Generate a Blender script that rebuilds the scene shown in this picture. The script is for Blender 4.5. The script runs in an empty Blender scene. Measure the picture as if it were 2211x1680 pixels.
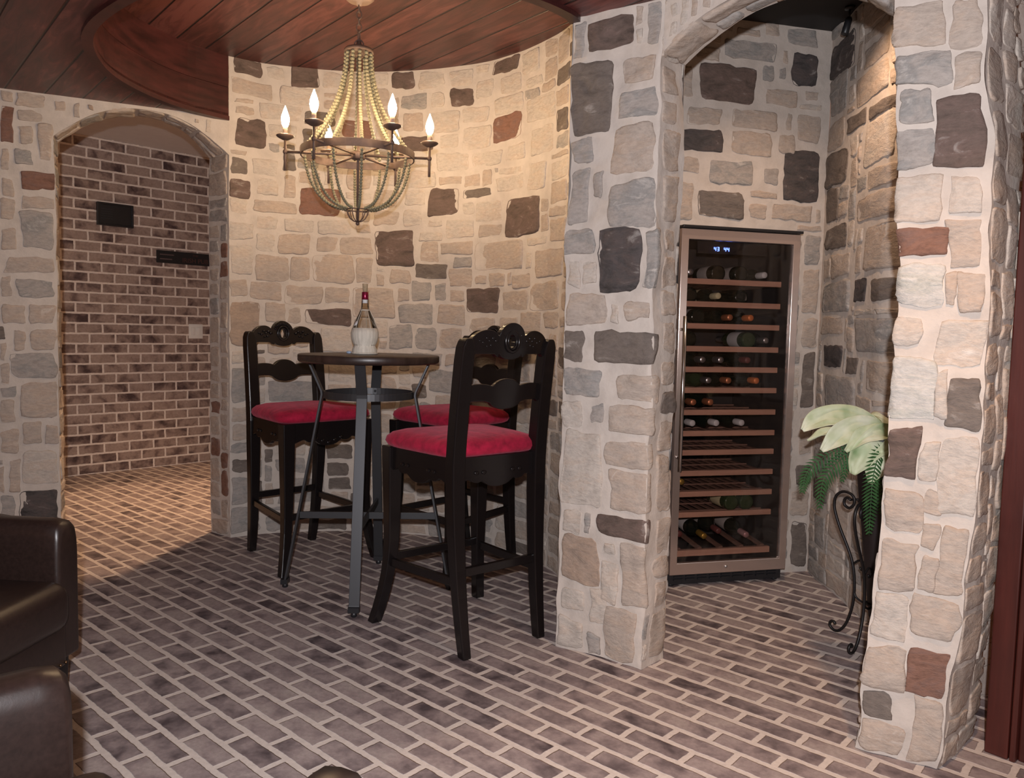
import bpy, bmesh, math, random
from mathutils import Vector, Matrix, noise
R = math.radians
sc = bpy.context.scene
C = sc.collection

# ---------------------------------------------------------------- camera
FPX, PITCH, ROLL, EYE = 1700.0, 0.072, 0.022, 1.18
cd = bpy.data.cameras.new('camera'); cam = bpy.data.objects.new('camera', cd); C.objects.link(cam)
cd.sensor_width = 36.0; cd.lens = 36.0 * FPX / 2211.0; cd.clip_start = 0.05
cam.matrix_world = (Matrix.Translation((0, 0, EYE)) @ Matrix.Rotation(math.pi / 2 - PITCH, 4, 'X')
                    @ Matrix.Rotation(ROLL, 4, 'Z'))
sc.camera = cam

# ---------------------------------------------------------------- exposure, world, big lights
vs = sc.view_settings
vs.view_transform = 'Standard'; vs.look = 'None'; vs.exposure = 0.0; vs.gamma = 1.0; vs.use_curve_mapping = False
sc.display_settings.display_device = 'sRGB'
w = bpy.data.worlds.new('world'); sc.world = w; w.use_nodes = True
w.node_tree.nodes['Background'].inputs[0].default_value = (1.0, 0.37, 0.19, 1)
w.node_tree.nodes['Background'].inputs[1].default_value = 0.20

def spot(name, loc, target, energy, color, size, blend, radius):
    ld = bpy.data.lights.new(name, 'SPOT'); ld.energy = energy; ld.color = color
    ld.spot_size = R(size); ld.spot_blend = blend; ld.shadow_soft_size = radius
    o = bpy.data.objects.new(name, ld); C.objects.link(o); o.location = loc
    o.rotation_euler = (Vector(target) - Vector(loc)).to_track_quat('-Z', 'Y').to_euler()
    return o
# the photographer's flash on top of the camera
spot('camera_flash', (0.0, -0.11, 1.325), (0.0, 4.0, 1.16), 335, (0.97, 0.96, 1.0), 112, 0.70, 0.018)
# recessed warm lamps of the house
spot('hall_lamp', (-1.66, 4.78, 2.56), (-1.95, 4.80, 0), 165, (1.0, 0.62, 0.36), 56, 0.30, 0.02)
spot('hall_lamp_far', (-2.15, 5.75, 2.56), (-2.2, 5.7, 0), 120, (1.0, 0.62, 0.36), 60, 0.7, 0.04)
spot('room_lamp', (0.95, 1.45, 2.27), (1.0, 2.1, 0), 62, (1.0, 0.58, 0.30), 74, 0.9, 0.04)
spot('cellar_lamp', (1.15, 3.2, 2.6), (1.35, 3.1, 0.4), 40, (1.0, 0.68, 0.45), 130, 0.8, 0.03)

# ---------------------------------------------------------------- property helpers
def tag(o, label=None, cat=None, group=None, kind=None):
    if label: o['label'] = label
    if cat: o['category'] = cat
    if group: o['group'] = group
    if kind: o['kind'] = kind
    return o
def empty(name, loc, rz=0.0, label=None, cat=None, group=None):
    o = bpy.data.objects.new(name, None); C.objects.link(o)
    o.location = loc; o.rotation_euler = (0, 0, rz); o.empty_display_size = 0.05
    return tag(o, label, cat, group)
def copy_tree(o, parent=None):
    c = o.copy(); C.objects.link(c); c.parent = parent
    for ch in list(o.children): copy_tree(ch, c)
    return c

# ---------------------------------------------------------------- mesh builder
class MB:
    def __init__(s): s.v = []; s.f = []; s.m = []; s.sm = []
    def add(s, vs, fs, mi=0, smooth=False):
        b = len(s.v); s.v += [tuple(p) for p in vs]
        for f in fs: s.f.append([b + i for i in f]); s.m.append(mi); s.sm.append(smooth)
        return s
    def box(s, c, d, rot=None, mi=0):
        x, y, z = d[0] / 2, d[1] / 2, d[2] / 2
        vs = [Vector(p) for p in ((-x,-y,-z),(x,-y,-z),(x,y,-z),(-x,y,-z),(-x,-y,z),(x,-y,z),(x,y,z),(-x,y,z))]
        if rot is not None: vs = [rot @ v for v in vs]
        vs = [v + Vector(c) for v in vs]
        return s.add(vs, ((0,3,2,1),(4,5,6,7),(0,1,5,4),(1,2,6,5),(2,3,7,6),(3,0,4,7)), mi)
    def rbox(s, c, d, r=0.01, seg=3, rot=None, mi=0):
        bm = bmesh.new(); bmesh.ops.create_cube(bm, size=1.0)
        for v in bm.verts: v.co = Vector((v.co.x * d[0], v.co.y * d[1], v.co.z * d[2]))
        bmesh.ops.bevel(bm, geom=list(bm.edges), offset=r, segments=seg, affect='EDGES', profile=0.5, clamp_overlap=True)
        bm.verts.index_update()
        vs = [v.co.copy() for v in bm.verts]
        if rot is not None: vs = [rot @ v for v in vs]
        s.add([v + Vector(c) for v in vs], [[v.index for v in f.verts] for f in bm.faces], mi, True)
        bm.free(); return s
    def tube(s, pts, rad, n=8, mi=0, closed=False, caps=True):
        pts = [Vector(p) for p in pts]; k = len(pts)
        rads = rad if isinstance(rad, (list, tuple)) else [rad] * k
        up = None; rings = []
        for i, p in enumerate(pts):
            a = pts[(i - 1) % k] if (closed or i > 0) else p
            b = pts[(i + 1) % k] if (closed or i < k - 1) else p
            t = (b - a).normalized()
            if up is None:
                up = Vector((0, 0, 1)) if abs(t.z) < 0.9 else Vector((1, 0, 0))
            nx = (up - t * up.dot(t))
            if nx.length < 1e-6: nx = t.orthogonal()
            nx.normalize(); up = nx; ny = t.cross(nx)
            rings.append([p + (nx * math.cos(2*math.pi*j/n) + ny * math.sin(2*math.pi*j/n)) * rads[i] for j in range(n)])
        vs = [q for r_ in rings for q in r_]; fs = []
        for i in range(k if closed else k - 1):
            i2 = (i + 1) % k
            for j in range(n): fs.append((i*n+j, i*n+(j+1)%n, i2*n+(j+1)%n, i2*n+j))
        if caps and not closed:
            fs.append(tuple(range(n - 1, -1, -1))); fs.append(tuple((k-1)*n + j for j in range(n)))
        return s.add(vs, fs, mi, True)
    def lathe(s, prof, n=24, c=(0,0,0), mi=0, cap=True, M=None):
        k = len(prof); vs = []
        for r_, z in prof:
            for j in range(n):
                a = 2*math.pi*j/n; v = Vector((r_*math.cos(a), r_*math.sin(a), z))
                if M is not None: v = M @ v
                vs.append(v + Vector(c))
        fs = []
        for i in range(k-1):
            for j in range(n): fs.append((i*n+j, i*n+(j+1)%n, (i+1)*n+(j+1)%n, (i+1)*n+j))
        if cap:
            fs.append(tuple(range(n-1,-1,-1))); fs.append(tuple((k-1)*n+j for j in range(n)))
        return s.add(vs, fs, mi, True)
    def ball(s, c, r, n=6, m=4, mi=0, sc_=(1,1,1)):
        vs = [(c[0], c[1], c[2] - r*sc_[2])]
        for i in range(1, m):
            a = -math.pi/2 + math.pi*i/m
            for j in range(n):
                b = 2*math.pi*j/n
                vs.append((c[0]+r*sc_[0]*math.cos(a)*math.cos(b), c[1]+r*sc_[1]*math.cos(a)*math.sin(b), c[2]+r*sc_[2]*math.sin(a)))
        vs.append((c[0], c[1], c[2] + r*sc_[2])); L = len(vs) - 1; fs = []
        for j in range(n):
            fs.append((0, 1+(j+1)%n, 1+j)); fs.append((L, 1+(m-2)*n+j, 1+(m-2)*n+(j+1)%n))
        for i in range(m-2):
            for j in range(n): fs.append((1+i*n+j, 1+i*n+(j+1)%n, 1+(i+1)*n+(j+1)%n, 1+(i+1)*n+j))
        return s.add(vs, fs, mi, True)
    def column(s, pts, mi=0):
        # stacked horizontal rectangles (x, y, z, halfx, halfy)
        vs = []
        for x, y, z, a, b in pts: vs += [(x-a,y-b,z),(x+a,y-b,z),(x+a,y+b,z),(x-a,y+b,z)]
        fs = [(3,2,1,0)]; k = len(pts)
        for i in range(k-1):
            for j in range(4): fs.append((i*4+j, i*4+(j+1)%4, (i+1)*4+(j+1)%4, (i+1)*4+j))
        fs.append(tuple((k-1)*4+j for j in range(4)))
        return s.add(vs, fs, mi)
    def bar(s, a, b, w, h, mi=0):
        a = Vector(a); b = Vector(b); d = b - a; L = d.length
        q = d.to_track_quat('X', 'Z').to_matrix()
        return s.box((a + b) / 2, (L, w, h), q, mi)
    def build(s, name, mats, parent=None, bevel=0.0, loc=None, seg=2, smooth_angle=None):
        me = bpy.data.meshes.new(name); me.from_pydata(s.v, [], s.f)
        if not isinstance(mats, (list, tuple)): mats = [mats]
        for m in mats: me.materials.append(m)
        me.polygons.foreach_set('material_index', s.m)
        me.polygons.foreach_set('use_smooth', s.sm); me.update()
        o = bpy.data.objects.new(name, me); C.objects.link(o)
        if parent is not None: o.parent = parent
        if loc is not None: o.location = loc
        if bevel:
            md = o.modifiers.new('bevel', 'BEVEL'); md.width = bevel; md.segments = seg; md.limit_method = 'ANGLE'; md.angle_limit = R(40)
        return o

# ---------------------------------------------------------------- materials
def new_mat(name):
    m = bpy.data.materials.new(name); m.use_nodes = True
    nt = m.node_tree; return m, nt, nt.nodes['Principled BSDF']
def N(nt, t, **kw):
    n = nt.nodes.new(t)
    for k, v in kw.items():
        if k.startswith('_'): setattr(n, k[1:], v)
        else: n.inputs[k.replace('__', ' ')].default_value = v
    return n
def L(nt, a, b): nt.links.new(a, b)
def ramp(nt, fac, stops):
    n = nt.nodes.new('ShaderNodeValToRGB'); e = n.color_ramp.elements
    while len(e) < len(stops): e.new(0.5)
    for i, (p, c) in enumerate(stops): e[i].position = p; e[i].color = (c[0], c[1], c[2], 1)
    L(nt, fac, n.inputs[0]); return n.outputs[0]
def noise_tex(nt, scale, detail=4, rough=0.6, vec=None, dist=0.0):
    n = N(nt, 'ShaderNodeTexNoise', Scale=scale, Detail=detail, Roughness=rough, Distortion=dist)
    if vec is not None: L(nt, vec, n.inputs['Vector'])
    return n
def bump(nt, b, h, strength=0.5, dist=0.01):
    n = N(nt, 'ShaderNodeBump', Strength=strength, Distance=dist); L(nt, h, n.inputs['Height']); L(nt, n.outputs[0], b.inputs['Normal']); return n
def objco(nt, scale=(1,1,1), rot=(0,0,0)):
    t = nt.nodes.new('ShaderNodeTexCoord'); m = nt.nodes.new('ShaderNodeMapping')
    m.inputs['Scale'].default_value = scale; m.inputs['Rotation'].default_value = rot
    L(nt, t.outputs['Object'], m.inputs['Vector']); return m.outputs[0]

def mix(a, b, f): return tuple(a[i]*(1-f)+b[i]*f for i in range(3))
def stone_mat(name, base, var=0.35, bumpd=0.012, rough=0.8, second=None):
    m, nt, b = new_mat(name); v = objco(nt, (1, 1, 2.2))
    n1 = noise_tex(nt, 9, 6, 0.65, v, 0.6); n2 = noise_tex(nt, 45, 5, 0.7, v)
    hi = mix(base, (0.80, 0.74, 0.68), 0.28); lo = tuple(c * (1 - var) for c in base)
    sec = second or mix(base, (0.45, 0.30, 0.20), 0.25)
    c = ramp(nt, n1.outputs['Fac'], [(0.30, lo), (0.46, base), (0.60, sec), (0.74, hi)])
    mx = N(nt, 'ShaderNodeMix', _data_type='RGBA', _blend_type='MULTIPLY'); mx.inputs[0].default_value = 0.42
    g = ramp(nt, n2.outputs['Fac'], [(0.32, (0.62, 0.62, 0.62)), (0.6, (1.12, 1.12, 1.12))])
    L(nt, c, mx.inputs[6]); L(nt, g, mx.inputs[7]); L(nt, mx.outputs[2], b.inputs['Base Color'])
    b.inputs['Roughness'].default_value = rough; b.inputs['Specular IOR Level'].default_value = 0.25
    ad = N(nt, 'ShaderNodeMath', _operation='MULTIPLY_ADD'); ad.inputs[1].default_value = 0.35
    L(nt, n2.outputs['Fac'], ad.inputs[0]); L(nt, n1.outputs['Fac'], ad.inputs[2])
    bump(nt, b, ad.outputs[0], 0.75, bumpd); return m
SM = {}
SM['mortar'] = None
def mortar_mat():
    m, nt, b = new_mat('mortar'); v = objco(nt)
    n1 = noise_tex(nt, 14, 6, 0.6, v); n2 = noise_tex(nt, 70, 4, 0.6, v)
    L(nt, ramp(nt, n1.outputs['Fac'], [(0.3, (0.43, 0.375, 0.33)), (0.6, (0.50, 0.44, 0.39))]), b.inputs['Base Color'])
    b.inputs['Roughness'].default_value = 0.9; b.inputs['Specular IOR Level'].default_value = 0.15
    bump(nt, b, n1.outputs['Fac'], 0.5, 0.012); return m
SM['mortar'] = mortar_mat()
SM['l'] = stone_mat('stone_light', (0.46, 0.405, 0.355), 0.14)
SM['L'] = stone_mat('stone_pale', (0.48, 0.455, 0.42), 0.15, second=(0.40, 0.39, 0.35))
SM['m'] = stone_mat('stone_buff', (0.39, 0.325, 0.275), 0.16)
SM['g'] = stone_mat('stone_grey', (0.34, 0.30, 0.27), 0.18, second=(0.25, 0.235, 0.22))
SM['t'] = stone_mat('stone_tan', (0.31, 0.235, 0.185), 0.2)
SM['k'] = stone_mat('stone_taupe', (0.145, 0.118, 0.102), 0.35, second=(0.16, 0.13, 0.11))
SM['d'] = stone_mat('stone_brown', (0.115, 0.082, 0.068), 0.4, second=(0.14, 0.095, 0.08))
SM['D'] = stone_mat('stone_dark', (0.070, 0.060, 0.058), 0.5, second=(0.09, 0.07, 0.065))
SM['r'] = stone_mat('stone_rust', (0.20, 0.105, 0.075), 0.4, second=(0.17, 0.10, 0.08))
SKEYS = ['mortar', 'l', 'L', 'm', 'g', 't', 'k', 'd', 'D', 'r']
SMATS = [SM[k] for k in SKEYS]

def brick_mat(name, cols, mortar, axis_rot=0.0, origin=(0, 0), Lb=0.197, Wb=0.0822, vertical=False, msize=0.012, rough=0.75):
    m, nt, b = new_mat(name)
    t = nt.nodes.new('ShaderNodeTexCoord'); mp = nt.nodes.new('ShaderNodeMapping'); mp.vector_type = 'TEXTURE'
    if vertical:
        mp.inputs['Rotation'].default_value = (math.pi/2, 0, axis_rot); mp.inputs['Location'].default_value = (origin[0], origin[1], 0)
    else:
        mp.inputs['Rotation'].default_value = (0, 0, axis_rot); mp.inputs['Location'].default_value = (origin[0], origin[1], 0)
    L(nt, t.outputs['Object'], mp.inputs['Vector'])
    nd = noise_tex(nt, 22, 3, 0.6, mp.outputs[0])
    sub = N(nt, 'ShaderNodeVectorMath', _operation='SUBTRACT'); sub.inputs[1].default_value = (0.5, 0.5, 0.5); L(nt, nd.outputs['Color'], sub.inputs[0])
    scl = N(nt, 'ShaderNodeVectorMath', _operation='SCALE'); scl.inputs['Scale'].default_value = 0.010; L(nt, sub.outputs[0], scl.inputs[0])
    addv = N(nt, 'ShaderNodeVectorMath', _operation='ADD'); L(nt, mp.outputs[0], addv.inputs[0]); L(nt, scl.outputs[0], addv.inputs[1])
    br = nt.nodes.new('ShaderNodeTexBrick'); br.offset = 0.5; br.offset_frequency = 2
    br.inputs['Scale'].default_value = 1.0; br.inputs['Mortar Size'].default_value = msize; br.inputs['Mortar Smooth'].default_value = 0.25
    br.inputs['Brick Width'].default_value = Lb; br.inputs['Row Height'].default_value = Wb; br.inputs['Bias'].default_value = 0.0
    br.inputs['Color1'].default_value = (0, 0, 0, 1); br.inputs['Color2'].default_value = (1, 1, 1, 1); br.inputs['Mortar'].default_value = (0.5, 0.5, 0.5, 1)
    L(nt, addv.outputs[0], br.inputs['Vector'])
    # blotches inside each brick, shifted per brick
    sh = N(nt, 'ShaderNodeVectorMath', _operation='SCALE'); sh.inputs['Scale'].default_value = 7.0; L(nt, br.outputs['Color'], sh.inputs[0])
    av = N(nt, 'ShaderNodeVectorMath', _operation='ADD'); L(nt, mp.outputs[0], av.inputs[0]); L(nt, sh.outputs[0], av.inputs[1])
    n1 = noise_tex(nt, 10, 3, 0.55, av.outputs[0], 0.3); n2 = noise_tex(nt, 60, 5, 0.7, mp.outputs[0])
    sm_ = N(nt, 'ShaderNodeMath', _operation='MULTIPLY_ADD'); sm_.inputs[1].default_value = 0.20
    sx = nt.nodes.new('ShaderNodeSeparateColor'); L(nt, br.outputs['Color'], sx.inputs[0]); L(nt, sx.outputs[0], sm_.inputs[0]); L(nt, n1.outputs['Fac'], sm_.inputs[2])
    c = ramp(nt, sm_.outputs[0], cols)
    g = ramp(nt, n2.outputs['Fac'], [(0.3, (0.7, 0.7, 0.7)), (0.65, (1.15, 1.15, 1.15))])
    mx = N(nt, 'ShaderNodeMix', _data_type='RGBA', _blend_type='MULTIPLY'); mx.inputs[0].default_value = 0.7
    L(nt, c, mx.inputs[6]); L(nt, g, mx.inputs[7])
    mm = N(nt, 'ShaderNodeMix', _data_type='RGBA'); L(nt, br.outputs['Fac'], mm.inputs[0]); L(nt, mx.outputs[2], mm.inputs[6])
    mc = ramp(nt, n2.outputs['Fac'], [(0.3, tuple(x*0.85 for x in mortar)), (0.6, mortar)]); L(nt, mc, mm.inputs[7])
    L(nt, mm.outputs[2], b.inputs['Base Color']); b.inputs['Roughness'].default_value = rough; b.inputs['Specular IOR Level'].default_value = 0.3
    inv = N(nt, 'ShaderNodeMath', _operation='SUBTRACT'); inv.inputs[0].default_value = 1.0; L(nt, br.outputs['Fac'], inv.inputs[1])
    hh = N(nt, 'ShaderNodeMath', _operation='MULTIPLY_ADD'); hh.inputs[1].default_value = 0.25; L(nt, n2.outputs['Fac'], hh.inputs[0]); L(nt, inv.outputs[0], hh.inputs[2])
    bump(nt, b, hh.outputs[0], 0.7, 0.006); return m

def plank_mat(name, c_lo, c_mid, c_hi, rough=0.45, ang=R(130.5), width=0.16, off=0.0, axis=None):
    m, nt, b = new_mat(name); t = nt.nodes.new('ShaderNodeTexCoord'); mp = nt.nodes.new('ShaderNodeMapping'); mp.vector_type = 'TEXTURE'
    mp.inputs['Rotation'].default_value = (0, 0, ang); L(nt, t.outputs['Object'], mp.inputs['Vector'])
    sp = nt.nodes.new('ShaderNodeSeparateXYZ'); L(nt, mp.outputs[0], sp.inputs[0])
    dv = N(nt, 'ShaderNodeMath', _operation='MULTIPLY_ADD'); dv.inputs[1].default_value = 1/width; dv.inputs[2].default_value = off; L(nt, sp.outputs['Y'], dv.inputs[0])
    fl = N(nt, 'ShaderNodeMath', _operation='FLOOR'); L(nt, dv.outputs[0], fl.inputs[0])
    fr = N(nt, 'ShaderNodeMath', _operation='FRACT'); L(nt, dv.outputs[0], fr.inputs[0])
    wn = N(nt, 'ShaderNodeTexWhiteNoise', _noise_dimensions='1D'); L(nt, fl.outputs[0], wn.inputs['W'])
    st = nt.nodes.new('ShaderNodeMapping'); st.inputs['Scale'].default_value = (2.2, 14, 4); L(nt, mp.outputs[0], st.inputs['Vector'])
    ofs = N(nt, 'ShaderNodeVectorMath', _operation='ADD'); L(nt, st.outputs[0], ofs.inputs[0]); L(nt, wn.outputs['Color'], ofs.inputs[1])
    n1 = noise_tex(nt, 1.6, 6, 0.6, ofs.outputs[0], 1.2); n2 = noise_tex(nt, 2.5, 3, 0.5, mp.outputs[0])
    a = N(nt, 'ShaderNodeMath', _operation='MULTIPLY_ADD'); a.inputs[1].default_value = 0.18; L(nt, wn.outputs['Value'], a.inputs[0]); L(nt, n1.outputs['Fac'], a.inputs[2])
    a2 = N(nt, 'ShaderNodeMath', _operation='MULTIPLY_ADD'); a2.inputs[1].default_value = 0.5; a2.inputs[2].default_value = 0; L(nt, n2.outputs['Fac'], a2.inputs[0])
    a3 = N(nt, 'ShaderNodeMath', _operation='ADD'); L(nt, a.outputs[0], a3.inputs[0]); L(nt, a2.outputs[0], a3.inputs[1])
    c = ramp(nt, a3.outputs[0], [(0.55, c_lo), (0.85, c_mid), (1.05, c_hi)])
    d = N(nt, 'ShaderNodeMath', _operation='SUBTRACT'); d.inputs[1].default_value = 0.5; L(nt, fr.outputs[0], d.inputs[0])
    ab = N(nt, 'ShaderNodeMath', _operation='ABSOLUTE'); L(nt, d.outputs[0], ab.inputs[0])
    gm = N(nt, 'ShaderNodeMapRange'); gm.inputs['From Min'].default_value = 0.462; gm.inputs['From Max'].default_value = 0.492; L(nt, ab.outputs[0], gm.inputs[0])
    mm = N(nt, 'ShaderNodeMix', _data_type='RGBA'); L(nt, gm.outputs[0], mm.inputs[0]); L(nt, c, mm.inputs[6]); mm.inputs[7].default_value = (c_lo[0]*.2, c_lo[1]*.2, c_lo[2]*.2, 1)
    L(nt, mm.outputs[2], b.inputs['Base Color']); b.inputs['Roughness'].default_value = rough
    iv = N(nt, 'ShaderNodeMath', _operation='SUBTRACT'); iv.inputs[0].default_value = 1.0; L(nt, gm.outputs[0], iv.inputs[1])
    ih = N(nt, 'ShaderNodeMath', _operation='MULTIPLY_ADD'); ih.inputs[1].default_value = 0.2; L(nt, n1.outputs['Fac'], ih.inputs[0]); L(nt, iv.outputs[0], ih.inputs[2])
    bump(nt, b, ih.outputs[0], 0.8, 0.01); return m

def simple(name, col, rough=0.5, metal=0.0, spec=0.5, nscale=0, nstr=0.3, ndist=0.002, colvar=0.0, coat=0.0, vscale=(1,1,1)):
    m, nt, b = new_mat(name); b.inputs['Base Color'].default_value = (*col, 1); b.inputs['Roughness'].default_value = rough
    b.inputs['Metallic'].default_value = metal; b.inputs['Specular IOR Level'].default_value = spec; b.inputs['Coat Weight'].default_value = coat
    if nscale or colvar:
        v = objco(nt, vscale); n = noise_tex(nt, nscale or 20, 5, 0.6, v)
        if colvar:
            L(nt, ramp(nt, n.outputs['Fac'], [(0.3, tuple(c*(1-colvar) for c in col)), (0.68, tuple(min(1, c*(1+colvar)) for c in col))]), b.inputs['Base Color'])
        if nstr: bump(nt, b, n.outputs['Fac'], nstr, ndist)
    return m
def emit(name, col, s):
    m, nt, b = new_mat(name); b.inputs['Base Color'].default_value = (*col, 1); b.inputs['Emission Color'].default_value = (*col, 1); b.inputs['Emission Strength'].default_value = s; return m
def glass_mat(name, tint, refl=0.08, rough=0.02):
    m, nt, b = new_mat(name); out = nt.nodes['Material Output']
    tr = nt.nodes.new('ShaderNodeBsdfTransparent'); tr.inputs[0].default_value = (*tint, 1)
    gl = nt.nodes.new('ShaderNodeBsdfGlossy'); gl.inputs['Roughness'].default_value = rough
    fr = nt.nodes.new('ShaderNodeFresnel'); fr.inputs[0].default_value = 1.45
    ms = nt.nodes.new('ShaderNodeMixShader'); L(nt, fr.outputs[0], ms.inputs[0]); L(nt, tr.outputs[0], ms.inputs[1]); L(nt, gl.outputs[0], ms.inputs[2])
    L(nt, ms.outputs[0], out.inputs['Surface']); return m
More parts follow.
